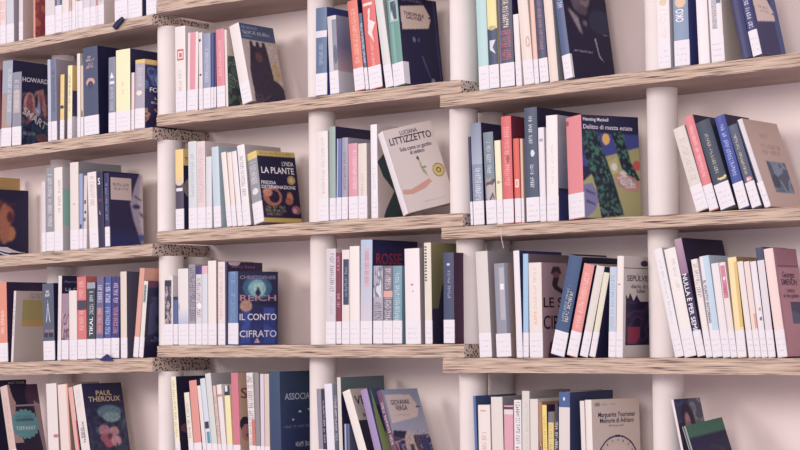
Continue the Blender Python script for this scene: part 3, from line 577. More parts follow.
stack('M1', w, [
 (316, 327, 316, 8.5, '56708f', 'steel blue spine with white band', {'c': '33438c', 'd': .085, 's': [('r', 0, .66, 1, .74, 'e2dce2'), ('t', .35, .35, .65, .6, '94a8c0', 'v')]}),
 (330.5, 339.3, 327.2, 17, 'd6d0d4', 'pale photographic spine beside violet pink sky cover', {'wr': .2, 'c': 'b8a0b4', 'd': .055, 's': [('r', .55, .3, 1, .95, '7c8290'), ('e', .8, .5, .2, .12, '4c5468')], 'v': [('g', .27, .62, 'd8b0b4', '8c84b0'), ('g', .62, 1, '8c84b0', 'a8a4bc')]}),
 (355.3, 365.6, 347.3, 2, 'da6c56', 'orange red spine', {'c': '28244c', 'd': .085, 's': [('t', .3, .3, .7, .9, 'eeb29c', 'v')]}),
 (366, 369.2, 358.5, 14, '53607c', 'thin slate spine between two red ones', {'s': [('t', .2, .35, .8, .9, 'c8ccd8', 'v')]}),
 (370, 384, 361.5, -2, 'd85a54', 'wide red spine with white figure', {'c': '3c2840', 's': [('r', .1, .9, .8, .93, 'f2e0dc'), ('p', [(.3, .6), (.45, .86), (.6, .86), (.5, .74), (.9, .7), (.6, .6), (.7, .5)], 'f2e0dc'), ('t', .4, .25, .6, .55, 'eeb0a4', 'v')], 'd': .08}),
 (386, 393.7, 374.5, -2, 'd9dad6', 'white spine right of the wide red one', {'s': [], 'c': 'b8c0bc'}),
 (394.2, 405, 386.5, -1, '5f9488', 'teal green spine and navy GAUTIER cover with cream tag', {'c': '211f45', 'cx': 436, 'ra': .6, 'wr': .018, 's': [('r', .2, .72, .9, .97, '9cb4b4'), ('n', .3, .74, .8, .95, ['d8dcd8', '5c7474', '3c4c5c'], 5), ('r', .25, 0, .5, .7, '74a89c')],
   'v': [('p', [(.05, .88), (.66, .93), (.82, .79), (.74, .67), (.06, .62)], 'dcc3b4'), ('e', .8, .79, .04, .015, '3c3050'), ('e', .34, .52, .035, .03, '6c7aa0'), ('e', .46, .52, .02, .02, '5c6890'), ('p', [(.5, .35), (.53, .34), (.72, .06), (.6, .2)], '54629c'), ('e', .75, .06, .05, .04, '8a8ca8'), ('t', .1, .95, .6, .97, '8c7c94'), ('p', [(.94, .0), (.97, 0), (.93, 1), (.91, 1)], '39447c'), ('b', 1)],
   'tx': [('c', 'THEOPHILE\nGAUTIER', .38, .785, .52, .017, '4c3448', -2)]}),
])
w = s5('upper-middle', 'fourth')
stack('M2', w, [
 (318.5, 328.8, 317.5, 132, 'ece2de', 'white spine with widely spaced grey title', {'s': [('t', .4, .3, .7, .92, 'b4a8b0', 'v')]}),
 (329.8, 336, 329.3, 127, '8fa79f', 'sage green spine with navy cover', {'c': '242248', 'hard': 1, 'ra': .72, 'tx': [('c', 'IL', .45, .86, .15, .009, '5a5a84')], 's': []}),
 (336.4, 341.3, 337, 139, '5468a8', 'thin blue spine right of the sage one', {'s': [('r', 0, 0, .3, 1, 'a8b4cc')]}),
 (341.8, 348.5, 342.2, 138, '9c98aa', 'lilac grey spine', {'tc': '605c74'}),
 (349, 358.2, 348.3, 144, 'd48fa0', 'pink spine', {'s': [('t', .55, .4, .85, .9, 'e8bcc4', 'v')]}),
 (358.6, 367.3, 358, 144, 'e4d8ca', 'cream spine with small photo cover', {'c': 'b8b0b4', 's': [('t', .4, .3, .6, .6, 'a89c9c', 'v')], 'd': .04}),
 (371.6, 378.2, 370.5, 125, 'f0eaee', 'tall narrow white spine left of the tilted cover', {'c': 'd3c2bc', 's': [('t', .4, .3, .7, .55, 'b0bcc8', 'v')], 'd': .1, 'v': [('p', [(.0, .6), (.2, .45), (.6, .3), (.3, .1), (.2, 0), (1, 0), (1, .7), (.5, .8)], '2c4a4c')]}),
 (403.5, 408.5, 377.8, 135, 'efe8ea', 'tilted white cover reading LITTIZZETTO with yellow round seal', {'c': 'd9cbc4', 'cx': 430, 'ra': .62, 'p': 14, 'st': 0, 's': [], 'v': [('p', [(.02, .28), (.2, .26), (.42, .3), (.62, .34), (.66, .3), (.5, .24), (.2, .2), (.03, .22)], 'cf9a82'), ('p', [(.5, .63), (.54, .62), (.56, .5), (.6, .44), (.62, .36), (.54, .42)], 'a3a878'), ('e', .52, .6, .03, .02, '4c5a4c'), ('e', .58, .48, .06, .015, '8c9474'), ('e', .86, .41, .125, .085, 'd4bc62'), ('o', .86, .41, .12, .08, '8c7c48', .75), ('o', .86, .41, .05, .035, '6c5c3c', .3), ('t', .4, .08, .8, .09, 'b0a49c')],
   'tx': [('c', 'LUCIANA', .5, .93, .36, .01, '322c48', 0), ('c', 'LITTIZZETTO', .5, .85, .87, .017, '241e3c', 0), ('c', 'Sola come un gambo\ndi sedano', .55, .71, .66, .021, '322c48', 0)]}),
])
w = s5('lower-middle', 'fourth')
stack('M3', w, [
 (326, 336, 326.3, 249, 'd9d2d4', 'grey white spine with bold dark title', {'s': [('t', .45, .55, .8, .95, '5c5870', 'v'), ('t', .5, .3, .7, .5, 'a8a0ac', 'v')]}),
 (336.5, 341.4, 336, 253, '7e3048', 'maroon spine', {'s': [('t', .3, .4, .7, .55, 'c89ca4', 'v'), ('t', .3, .8, .7, .95, 'c89ca4', 'v')]}),
 (342, 349.7, 342, 250, 'ecdfd8', 'white spine with dark navy rectangle', {'s': [('r', .2, .42, .95, .9, '333f5e'), ('t', .4, .5, .7, .82, '9aa0b0', 'v')]}),
 (350.2, 360, 349.7, 246.5, 'f1e9e2', 'plain ivory spine', {'s': []}),
 (360.5, 372, 361, 240, 'a9bdd6', 'pale blue hardback with red topped navy ROSSE cover', {'hard': 1, 'c': '252555', 'ra': .68, 's': [('g', .2, .6, 'd8ccd4', 'b0bcd0'), ('r', .35, .55, .75, .92, 'c8a8b4'), ('t', .4, .58, .7, .9, 'c86c74', 'v')], 'v': [('r', .1, .62, .95, .94, '2b2860')], 'tx': [('c', 'ROSSE', .36, .82, .56, .026, 'a83444')]}),
 (373.3, 382.8, 373.6, 266, 'a8a4b0', 'short grey spine with bold black title', {'s': [('t', .15, .3, .85, .55, '2c3040', 'v'), ('n', 0, .6, 1, 1, ['a8a4b0', '74788c', 'c8ccd4'], 5)]}),
 (383.2, 392.4, 383.6, 266, '6f6a78', 'short dark spine with pink and white print', {'s': [('t', .2, .3, .85, .6, 'e6dce4', 'v'), ('r', 0, .6, 1, .68, 'd8a090'), ('t', .2, .7, .8, .97, 'e0c8cc', 'v')]}),
 (392.8, 402, 393, 266, '6d98a8', 'short teal blue spine', {'s': [('t', .25, .3, .75, .9, 'd0e0e8', 'v')]}),
 (406, 421, 404.5, 249, 'f0e8e8', 'thick white spine with tiny red mark', {'c': 'b8a8a8', 's': [('e', .5, .62, .08, .012, 'c86c70'), ('e', .55, .55, .04, .01, 'c86c70')]}),
 (425.5, 432.5, 424, 243, 'e4dec8', 'cream spine with black comb marks and olive cover', {'c': '28264c', 'hard': 0, 's': [('r', 0, 0, .35, .5, 'e8e2d8')] + [('r', .05, .62 + .03 * i, .4, .635 + .03 * i, '2c2840') for i in range(12)],
   'd': .105, 'v': [('g', .35, 1, '6c6a48', '8c8654'), ('p', [(0, 0), (.2, .3), (.35, .55), (.5, .7), (.62, .6), (.7, .4), (1, .4), (1, 0)], '221f40'), ('e', .75, .6, .2, .3, '4c4a3c')]}),
 (444, 454.6, 443.3, 253, '3d4766', 'dark slate spine with small white mark', {'c': '4c2444', 'd': .05, 's': [('t', .45, .5, .65, .8, '9aa4bc', 'v'), ('e', .5, .87, .15, .015, 'c8ccd8')]}),
])
w = s5('bottom', 'fourth')
stack('M4', w, [
 (319, 323.5, 316.5, 389, '8c8698', 'grey lilac spine, leftmost', {'s': []}),
 (324, 326.8, 322, 390, '2c2a4c', 'thin black spine'),
 (327.3, 335, 324.3, 384, 'e8e6f0', 'white spine between black and striped ones', {'s': []}),
 (335.5, 338.6, 333.5, 384, '54586c', 'thin dark grey spine', {'st': .05}),
 (339.2, 343, 336.8, 377.5, 'cfcac0', 'tall beige spine with wide teal grey cover', {'c': '566c74', 'hard': 1, 'cx': 384, 'ra': .75, 'v': [('r', 0, 0, 1, .83, '2c2a50')], 's': []}),
 (344.6, 350, 344, 424, '5c6488', 'blue striped short spine', {'s': [('r', .2, 0, .35, 1, 'b8bcd0'), ('r', .6, 0, .7, 1, '2c2a50')], 'd': .05}),
 (358.5, 366, 342.5, 392.5, 'eee6dc', 'white spine leaning left with beige cover reading VERGA', {'c': '30263e', 'cx': 367, 'ra': .6, 'v': [('r', 0, .62, 1, 1, 'c8b8ac')], 'tx': [('c', 'VE', .4, .86, .6, .022, '3c3048'), ('c', 'MA', .5, .68, .3, .009, '6c5c68')], 's': []}),
 (374.5, 381, 360.5, 391, '9a84b4', 'purple spine leaning left', {'c': '3c5478', 's': [], 'd': .06, 'v': [('p', [(.2, 1), (.5, .5), (.9, .3), (.9, .2), (.1, .2), (.1, .6)], '9ca858'), ('p', [(.3, .8), (.5, .4), (.5, .8)], '2c2c50'), ('n', 0, 0, 1, .2, ['2c2a50', '54586c'], 4)]}),
 (392, 396.5, 376.5, 392, '6a3c5c', 'leaning book with GIOVANNI VERGA tag over painted village', {'c': '7c8cae', 'cx': 417, 'ra': .6,
   'v': [('g', .4, 1, 'a8acc4', '8c9ab4'), ('n', 0, 0, 1, .45, ['2c2a54', '44508c', 'b89a94', '302c58', '5c4458'], 8), ('p', [(.25, .1), (.3, .5), (.5, .52), (.62, .1)], 'c8b0a8'), ('p', [(.7, .42), (.9, .42), (1, .1), (.75, .1)], '303a74'), ('r', .4, .1, .5, .35, '4c3850'), ('p', [(0, .45), (.3, .42), (.4, .5), (.05, .52)], '26244c'), ('p', [(.06, .94), (.74, .93), (.9, .78), (.8, .66), (.06, .6)], 'd8c6c0'), ('e', .88, .78, .06, .012, '2c2848'), ('r', 0, 0, 1, .08, 'b8a8b4'), ('b', 1), ('x', 0, 0, 1, .5, .35), ('t', .2, .69, .6, .7, '8c7c88')],
   'tx': [('c', 'GIOVANNI\nVERGA', .42, .81, .5, .026, '342a4a')]}),
])
w = s5('upper', 'fifth')
stack('R1', w, [
 (479.5, 489.6, 475, -25, 'a8cdcb', 'mint green spine, leftmost', {'s': []}),
 (490, 499.5, 485.5, -25, 'e3d486', 'yellow over navy spine', {'s': [('r', 0, 0, 1, .52, '344264'), ('p', [(.2, .42), (.8, .42), (.5, .36), (.8, .3), (.2, .34)], 'c8ccd8'), ('e', .5, .53, .4, .02, 'b8a870')]}),
 (501, 515, 497, -25, '46405e', 'dark plum spine with cream and red lettering', {'c': '26224a', 's': [('t', .35, .52, .75, .98, 'e8deb8', 'v'), ('t', .2, .24, .8, .5, 'c0545c', 'v'), ('r', 0, 0, .12, 1, '6c6484')]}),
 (516.5, 522.5, 513, 15, 'efe5e0', 'short white spine', {'s': []}),
 (524.5, 534.5, 515.5, -25, 'ead9cc', 'cream spine with oval emblem', {'s': [('e', .7, .38, .2, .05, 'c0a090'), ('e', .7, .38, .1, .03, 'e0ccc0')]}),
 (535, 540, 528, -25, 'e2b8a4', 'narrow peach spine', {'s': []}),
 (540.5, 549, 532.5, -25, '454666', 'dusky navy spine with red brown title', {'s': [('t', .3, .3, .7, .75, '9c6c78', 'v'), ('r', .3, .8, .7, .95, 'a8bccc')]}),
 (550, 559, 541.5, -25, 'ddcabb', 'beige spine without sticker', {'c': '9ca2a8', 's': [], 'st': 0, 'd': .06}),
 (565, 573, 552, -20, '4a5c84', 'denim blue spine beside black cover with portrait', {'c': '1f1b3c', 'cx': 603, 'ra': .62, 'wr': .006, 's': [('t', .3, .7, .8, .95, 'c8ccd8', 'v')],
   'v': [('e', .4, .83, .22, .12, '8a7880'), ('e', .46, .9, .2, .1, '3c3048'), ('e', .3, .78, .1, .1, '6a5c6c'), ('p', [(.1, .7), (.3, .62), (.36, .45), (.28, .5), (.12, .66)], '9c8e98'), ('e', .42, .7, .12, .05, '5c4c5c'), ('e', .45, .57, .05, .025, '7c6c7c'), ('e', .8, .6, .25, .12, '2c3454'), ('b', 5), ('x', 0, 0, 1, 1, .2), ('p', [(.62, .42), (.66, .44), (.7, .27), (.78, .2), (.68, .24)], '9c90a8'), ('t', .1, .27, .55, .29, 'a89cb0'), ('t', .84, .47, .97, .48, 'a89cb0')]}),
])
w = s5('upper-middle', 'fifth')
stack('R2', w, [
 (471, 473.3, 468, 137, '2c2c50', 'thin dark spine, leftmost', {'s': []}),
 (474, 484.5, 470.5, 124, '7e8aa2', 'blue grey spine with white print', {'c': '262448', 's': [('t', .3, .2, .8, .55, 'e0e0e8', 'v'), ('g', .6, 1, '9aa4b8', '74809a')], 'd': .09}),
 (487, 497, 483, 133, '70818c', 'short grey teal spine with photo foot', {'c': '2e2c50', 'd': .06, 's': [('n', .1, .25, 1, .5, ['9c8c80', '4c4458', 'b0a4a0'], 4), ('t', .35, .55, .65, .9, 'c8d0d8', 'v')]}),
 (497.5, 503.6, 494.3, 141, 'e8dfb8', 'cream yellow spine', {'s': [('e', .5, .5, .3, .02, 'a89c8c')]}),
 (504, 514, 501, 117, 'd65a5c', 'tall red spine with dark red cover', {'c': '7c2c40', 'd': .07, 's': [('t', .25, .35, .75, .9, 'eca09c', 'v'), ('e', .6, .6, .15, .04, 'a03c44')]}),
 (515.5, 521.5, 513, 139, 'd9553f', 'short orange red spine with white emblem', {'s': [('r', .2, .42, .8, .52, 'ecd0c4'), ('r', .4, .44, .6, .5, 'd9553f')]}),
 (522, 524.5, 520, 139, 'cdb09c', 'thin tan spine beside short orange red one', {'s': []}),
 (527, 540, 524, 108.5, '3b4a63', 'thick slate hardback with white title', {'hard': 1, 'c': '272546', 'ra': .7, 's': [('e', .6, .6, .15, .03, 'd8dce4'), ('t', .35, .68, .6, .92, 'dbdde2', 'v'), ('t', .4, .3, .65, .5, 'dbdde2', 'v')], 'tl': 1}),
 (540.5, 546.5, 538, 128, 'e9e2e6', 'white spine between slate and ivory hardbacks', {'s': [('r', .2, .85, .8, .88, 'a09ca8')]}),
 (547.3, 558.8, 546, 116, 'efe7e4', 'ivory hardback spine with lilac blue cover', {'hard': 1, 'c': 'b0aebe', 's': [('t', .45, .35, .65, .75, 'c8bcc0', 'v')], 'd': .1, 'v': [('g', .28, .8, '8c90b0', 'b8b4c0'), ('r', 0, 0, 1, .28, '343c78'), ('r', 0, .28, 1, .31, '2c2a50')]}),
 (569.3, 584.5, 566, 118.5, 'df8185', 'salmon spine and Delitto cover with striped trees', {'c': '22244a', 'cx': 638, 'ra': .66, 's': [('r', 0, .92, .2, .96, 'a04850')],
   'v': [('r', 0, .5, 1, .82, '3a4696'), ('p', [(0, .75), (.3, .85), (.3, .6), (0, .6)], '26386c'), ('p', [(0, 0), (0, .35), (.2, .45), (.4, .6), (1, .7), (1, 0)], 'a8a468'), ('p', [(.35, .5), (.6, .6), (.62, .45), (.4, .4)], 'bcb46c'), ('p', [(0, .32), (.15, .34), (.28, .2), (.2, .08), (.05, 0), (0, 0)], '7c7aa8'), ('p', [(.05, .28), (.2, .24), (.2, .22), (.05, .25)], '4c4a80'), ('p', [(.05, .18), (.2, .14), (.2, .12), (.05, .15)], '4c4a80'),
         ('m', [(.0, .84), (.25, .86), (.52, .4), (.7, .03), (.3, .0), (.22, .3), (.05, .6)], ['16202e', '1c2a38', '2c5550', '16202e', '3c7463'], 26), ('m', [(.5, .86), (.72, .84), (.85, .55), (1, .38), (.9, .36), (.7, .45)], ['16202e', '1c2a38', '3c7463'], 26)] +
        [('p', [(.55, .4), (.62, .46), (.9, .4), (1, .34), (.95, .26), (.75, .27), (.6, .33)], 'c08880'), ('p', [(.6, .4), (.75, .42), (.9, .36), (.92, .3), (.75, .3), (.65, .34)], 'ded0c8'), ('t', .62, .31, .9, .4, '5c3048'), ('p', [(.62, .44), (.7, .47), (.78, .44), (.72, .41)], 'e4d8d0'), ('e', .95, .52, .07, .05, 'c8504c'), ('e', .55, .5, .05, .035, 'e8e4e0'), ('e', .42, .77, .065, .055, 'e8b450'), ('t', .3, .055, .75, .07, '8c9ca4'), ('b', 1)],
   'tx': [('c', 'Henning Mankell', .25, .953, .44, .0095, 'f2eef4'), ('c', 'Delitto di mezza estate', .46, .885, .86, .0095, 'dcd8e8')]}),
])
w = s5('lower-middle', 'fifth')
stack('R3', w, [
 (480, 492, 475.5, 252, 'dcd5d0', 'wide pale grey spine, leftmost', {'c': 'a5a0a6', 's': []}),
 (497, 511.5, 493, 264, '8a8c9a', 'grey spine with photo strip and dark edge', {'st': .05, 'c': 'b89c8c', 's': [('r', 0, 0, .08, 1, '5c4854'), ('r', .4, .4, .75, .95, 'aaa8b0'), ('r', .45, .72, .7, .78, 'f0ecf0'), ('r', .8, 0, 1, 1, '62647c')]}),
 (517, 523, 513.3, 251, 'efe8ea', 'tall white spine with cobalt cover', {'c': '333a78', 's': [], 'ra': .75, 'd': .16}),
 (523.5, 529.3, 523, 254, '93bedd', 'sky blue spine', {'c': '7c6474', 's': [], 'd': .155, 'ra': .75}),
 (530, 543, 528.5, 263, 'ece0d6', 'cream spine with mauve pink cover reading LE SIRENE CIRCE', {'c': 'bb98a0', 'd': .095, 's': [('t', .4, .5, .6, .95, 'c8b0a4', 'v'), ('t', .4, .35, .6, .48, 'd89c78', 'v')],
   'v': [('p', [(.35, .88), (.45, .96), (.7, .96), (.8, .88)], '3c2238'), ('e', .57, .87, .13, .035, '8a5c60'), ('p', [(.45, .84), (.7, .85), (.62, .76), (.9, .7), (.85, .66), (.5, .72), (.4, .77)], '3c2238'), ('p', [(.2, 0), (.3, .16), (.5, .2), (.6, .12), (.9, .1), (.9, 0)], '5c3c50'), ('b', 1)],
   'tx': [('c', 'LE SI', .48, .58, .84, .022, '40182e'), ('c', 'CIRC', .5, .37, .9, .03, '40182e')]}),
 (551, 564, 569.5, 254, '33507a', 'blue hardback leaning right with gold title', {'c': '1f1d40', 'hard': 1, 's': [('t', .35, .34, .5, .7, 'a0a8ac', 'v'), ('t', .6, .34, .8, .64, 'd8c89c', 'v')]}),
 (567, 577, 584.5, 263, 'e08a80', 'salmon pink spine leaning right', {'c': '2a2650', 's': [('t', .3, .3, .7, .9, 'eebcb4', 'v')]}),
 (580, 588.4, 597, 265, 'e2dbd0', 'cream grey spine leaning right', {'c': '2a2650', 's': []}),
 (589.4, 596, 604, 272, 'd9d3b8', 'thin yellowish spine leaning right', {'c': '26234c', 's': []}),
 (608.5, 615.7, 610, 267, 'b4c4d4', 'pale blue spine left of the white SEPULVEDA one', {'s': [('t', .3, .3, .7, .9, '8898b0', 'v')]}),
 (616, 622.6, 617.5, 256, 'efe6de', 'white spine and grey SEPULVEDA cover with dark crowd picture', {'c': 'ccc2bd', 'd': .13, 's': [('e', .4, .72, .2, .01, 'b08c7c')],
   'v': [('r', 0, .88, 1, .887, '4c4458'), ('e', .62, .93, .12, .03, '34305c'), ('r', .08, .12, 1, .55, '1f1b3c'), ('n', .08, .15, 1, .55, ['1f1b3c', '2c2650', '4c2c48', '1f1b3c'], 7), ('n', .15, .14, .5, .3, ['8c2c48', '4c2044'], 4), ('p', [(.08, .55), (.08, .62), (.14, .58), (.2, .64), (.3, .56), (.4, .62), (.5, .55)], '1f1b3c')],
   'tx': [('c', 'SEPÚLVEDA', .52, .79, .84, .015, '443c50'), ('c', 'diario di un\nkiller', .52, .68, .6, .018, '5c5464')]}),
])
w = s5('bottom', 'fifth')
stack('R4', w, [
 (475, 477.6, 473, 396, '4c6fa4', 'blue book with blue cover, leftmost', {'c': '3c5488', 'ra': .7, 's': []}),
 (479, 491, 478, 405, 'efe4de', 'white spine with red cursive print', {'s': [('t', .3, .1, .7, .7, 'd08c80', 'v'), ('r', .2, .93, .7, .94, 'd0a080')]}),
 (492.3, 504, 491, 397, 'd9d0c8', 'tall beige grey spine', {'c': '8c8890', 's': []}),
 (504.5, 513.6, 504, 405.5, 'd99aa8', 'pink spine with two dark lines on top', {'s': [('r', 0, .96, 1, .98, '3c3450'), ('r', 0, .9, 1, .95, 'd9d0c8')]}),
 (514.5, 521.8, 514, 400, 'efe9e8', 'white spine with heavy black title', {'s': [('t', .3, .0, .8, .97, '3c3850', 'v')]}),
 (522.4, 530, 522, 391, 'ddd8ce', 'tallest cream spine', {'c': '9a928e', 's': [('t', .5, .3, .8, .9, 'c0b8b4', 'v')], 'ra': .72, 'd': .155}),
 (530.4, 538.5, 530, 399, 'e4dcd2', 'cream spine right of the tallest one', {'s': []}),
 (539, 542.5, 538.5, 402, 'b07c5c', 'thin brown spine', {'s': [('n', 0, 0, 1, .6, ['b07c5c', '5c3444', 'd8a878'], 5)]}),
 (543, 548, 542, 405, 'e6cf62', 'bright yellow spine', {'c': '4c2444', 's': [('t', .3, .3, .7, .9, 'b89c4c', 'v')]}),
 (548.5, 554, 548.2, 412, 'dcc670', 'short yellow spine with dark photo top', {'s': [('r', 0, .88, 1, 1, '6c6c7c'), ('t', .3, .3, .7, .85, 'a88c4c', 'v')]}),
 (555, 558, 555, 403, '3a3856', 'thin black spine with white letters', {'s': [('t', .1, .1, .9, .8, 'd8d4e0', 'v')]}),
 (559, 570, 559, 392, 'd6cdc8', 'cream spine with blue top and navy cover', {'c': '33406c', 's': [('r', 0, .86, 1, 1, '3c5c94'), ('r', .4, .92, .6, .95, 'e0e4ec'), ('r', 0, 0, 1, .25, 'b8b0ac')], 'ra': .72}),
 (581.5, 586, 579.8, 401, 'e9e0d8', 'narrow cream spine left of the medallion cover', {'s': []}),
 (586.5, 593, 585, 400, 'efe7e0', 'cream cover reading Marguerite Yourcenar with round medallion', {'c': 'd2c0b4', 'cx': 639, 'ra': .64, 's': [],
   'v': [('o', .52, .36, .44, .285, '38345e', .88), ('e', .52, .36, .32, .2, 'd6c4b8'), ('p', [(.2, .34), (.35, .4), (.45, .34), (.48, .46), (.55, .5), (.6, .44), (.62, .36), (.8, .4), (.88, .34), (.7, .28), (.62, .24), (.42, .24), (.3, .28)], '443c60'), ('e', .5, .42, .05, .03, 'd6c4b8'), ('e', .12, .95, .06, .02, '8c9094'), ('t', .2, .94, .5, .955, '8c8890')] +
        [('r', .52 + .37 * math.cos(a) - .012, .36 + .235 * math.sin(a) - .01, .52 + .37 * math.cos(a) + .012, .36 + .235 * math.sin(a) + .01, '5c547c') for a in [i * .31 for i in range(-1, 12)]],
   'tx': [('c', 'Marguerite Yourcenar\nMemorie di Adriano', .52, .82, .78, .023, '3c3450'), ('c', 'Einaudi', .5, .74, .3, .004, '7c7484')]}),
])
w = s5('upper', 'rightmost')
stack('R1', w, [
 (658.5, 671, 656, -30, 'eee5e6', 'white spine with beige disc, leftmost', {'s': [('e', .5, .66, .3, .035, 'd8bc98'), ('t', .3, .3, .7, .6, 'd8ccd2', 'v')]}),
 (675, 690, 672, -30, '7a90ac', 'blue spine with orange disc and large white letters', {'c': '2f3a7c', 'tx': [('s', 'OKO', .45, .52, .13, .019, 'f0eef2')], 's': [('e', .5, .66, .35, .06, 'd8b48c'), ('r', 0, .8, 1, 1, '8ca0bc')], 'd': .06}),
 (699, 710, 694.5, -30, 'efe7e8', 'plain white spine right of the blue one', {'s': [], 'st': 0}),
 (712, 725, 706.5, -30, 'ece4e4', 'white spine with grey printed panel and beige cover', {'c': 'd9c8b6', 'd': .065, 's': [('r', .2, .35, .62, .68, 'b4aeb8'), ('t', .25, .36, .58, .66, '8c8694', 'v'), ('r', .6, .62, .95, .68, '6c7084')]}),
 (742.5, 752.5, 726.5, -22, '2b2c62', 'navy spine leaning left without sticker', {'st': 0, 's': []}),
 (753.5, 762, 737, -20, '2d3570', 'navy book with cream pointed tag on its cover', {'c': '2a2d66', 'cx': 771, 'ra': .6, 'fy': .003,
   'v': [('g', 0, 1, '26285c', '2a2f68'), ('r', .8, 0, 1, 1, '3a5088'), ('p', [(.1, .73), (.66, .76), (.84, .6), (.84, .49), (.12, .44)], 'dcc6bc'), ('e', .8, .58, .05, .012, '3c3050'), ('t', .25, .63, .65, .655, '5c4a5c'), ('t', .3, .58, .65, .605, '7c6c7c'), ('b', 1)]}),
])
w = s5('upper-middle', 'rightmost')
stack('R2', w, [
 (697, 709, 673, 130, 'd2c8be', 'greyish cream spine, leftmost, leaning left', {'tc': 'b4a8a4'}),
 (709.8, 720.5, 684, 118, 'd9757a', 'coral spine with dark blue cover', {'c': '232848', 's': [('t', .35, .35, .65, .9, 'eeb0ac', 'v')], 'd': .1}),
 (721.3, 735.5, 695.5, 124, '2f3a50', 'dark green blue spine with gold crescent', {'tc': 'b8b4a4', 's': [('t', .4, .4, .6, .85, 'a8a898', 'v'), ('e', .7, .34, .3, .025, 'd8c068'), ('e', .65, .36, .25, .02, '2f3a50')]}),
 (739.5, 750, 714.5, 118, '34489a', 'royal blue spine', {'c': '28264c', 's': [('t', .35, .35, .65, .9, '9aa8dc', 'v')], 'd': .1}),
 (752.5, 763, 728, 127, '4b5670', 'slate spine with gold title and pink flower', {'s': [('t', .35, .4, .6, .88, 'c8b468', 'v'), ('e', .6, .34, .3, .03, 'd88c98'), ('e', .5, .34, .12, .012, 'f0d8dc')]}),
 (765.3, 771, 736.5, 121, 'ddd6da', 'thin white spine and tan cover with blue photograph', {'c': 'c0a596', 'cx': 771, 'ra': .62, 'd': .14, 's': [('r', 0, 0, .3, 1, '3c4060')],
   'v': [('r', .3, .17, .85, .53, '56687e'), ('n', .3, .17, .85, .53, ['56687e', '7488a0', '44526c'], 6), ('e', .42, .3, .1, .08, '2f3c50'), ('t', .35, .8, .6, .84, '8c7874'), ('t', .3, .68, .85, .72, '7c6c6c'), ('t', .28, .61, .8, .65, '7c6c6c'), ('b', 1), ('x', .3, .17, .85, .53, .2)]}),
])
w = s5('lower-middle', 'rightmost')
stack('R3', w, [
 (675.5, 684, 653.5, 250, 'ece8ea', 'white spine with spaced grey title, leftmost leaning', {'s': [('t', .45, .3, .65, .9, 'b0b8c0', 'v')]}),
 (685, 697, 664, 250, 'efeae4', 'off-white spine with green edge leaning left', {'c': '4c7474', 's': [('t', .5, .6, .75, .9, 'b4aca8', 'v')]}),
 (698, 705.6, 674, 240, '33264e', 'tall black spine with white capitals and pink top', {'c': '26203f', 'hard': 1, 'd': .165, 's': [('g', .7, 1, '8c6a8c', 'b08aa0')], 'tx': [('s', 'NULLA È PER SEMPRE', .55, .42, .56, .013, 'e8e4ee', -90)]}),
 (706.5, 712.7, 691, 260, 'efe6e0', 'white spine with brown upright print', {'s': [('t', .3, .6, .8, .95, '8c7470', 'v')]}),
 (713.2, 722.7, 699.3, 257, 'b3cddd', 'pale blue spine with black title', {'s': [('r', 0, 0, .35, 1, 'ece6ea')], 'tx': [('s', 'IL VUOTO INTORNO', .25, .55, .42, .006, '3c3848', -90)]}),
 (723.2, 730.7, 711, 264, 'ede5e6', 'white spine right of the pale blue one', {'s': []}),
 (731.2, 737.4, 719, 263, 'eee0da', 'white spine with rose rectangle', {'s': [('r', .15, .62, .9, .97, 'cf7890'), ('e', .6, .83, .2, .02, 'f0e4e8'), ('t', .3, .65, .7, .78, '8c3c58', 'v')]}),
 (737.9, 748.5, 727.5, 258, 'ecd594', 'buttery yellow spine with brown cover', {'c': 'b08850', 'ra': .72, 's': [('r', .7, .3, 1, .95, 'd9b862')]}),
 (749, 755, 737, 262, 'eee4dc', 'first slim white spine right of the yellow one', {'c': '2c2850', 's': []}),
 (755.5, 761.3, 743.5, 262, 'efdcd2', 'slim peach white spine', {'s': [('r', .6, .3, 1, .45, 'dca088')]}),
 (761.8, 768, 750, 262, 'ece6ea', 'slim white spine with tiny coloured marks', {'c': '2c2850', 's': [('e', .7, .5, .2, .02, 'c0a05c'), ('e', .7, .4, .2, .02, '5c6c9c')]}),
 (768.6, 775.8, 755.5, 248, 'e4dce0', 'slim white spine with dark blue top', {'c': '34304c', 's': [('r', 0, .88, 1, 1, '3c4664')], 'd': .1}),
 (778, 787.5, 763.5, 249.5, 'e8cdc6', 'pinkish spine and mauve cover reading Georges SIMENON', {'c': 'a8707c', 'cx': 796, 'ra': .62, 'wr': 0, 's': [],
   'v': [('r', .1, 0, 1, .82, 'b07c86'), ('o', 0, 0, .01, .01, 'a8707c'), ('r', .1, .825, 1, .84, '6c4c60'), ('r', .1, .84, 1, 1, '9c6878'), ('r', .45, .3, 1, .5, '3a3a58'), ('n', .45, .3, 1, .5, ['3a3a58', '4c5470'], 4)],
   'tx': [('c', 'Georges\nSIMENON', .5, .72, .66, .027, '54384f'), ('c', 'Lettera\nal mio giudice', .52, .58, .66, .022, '644458')]}),
])
w = s5('bottom', 'rightmost')
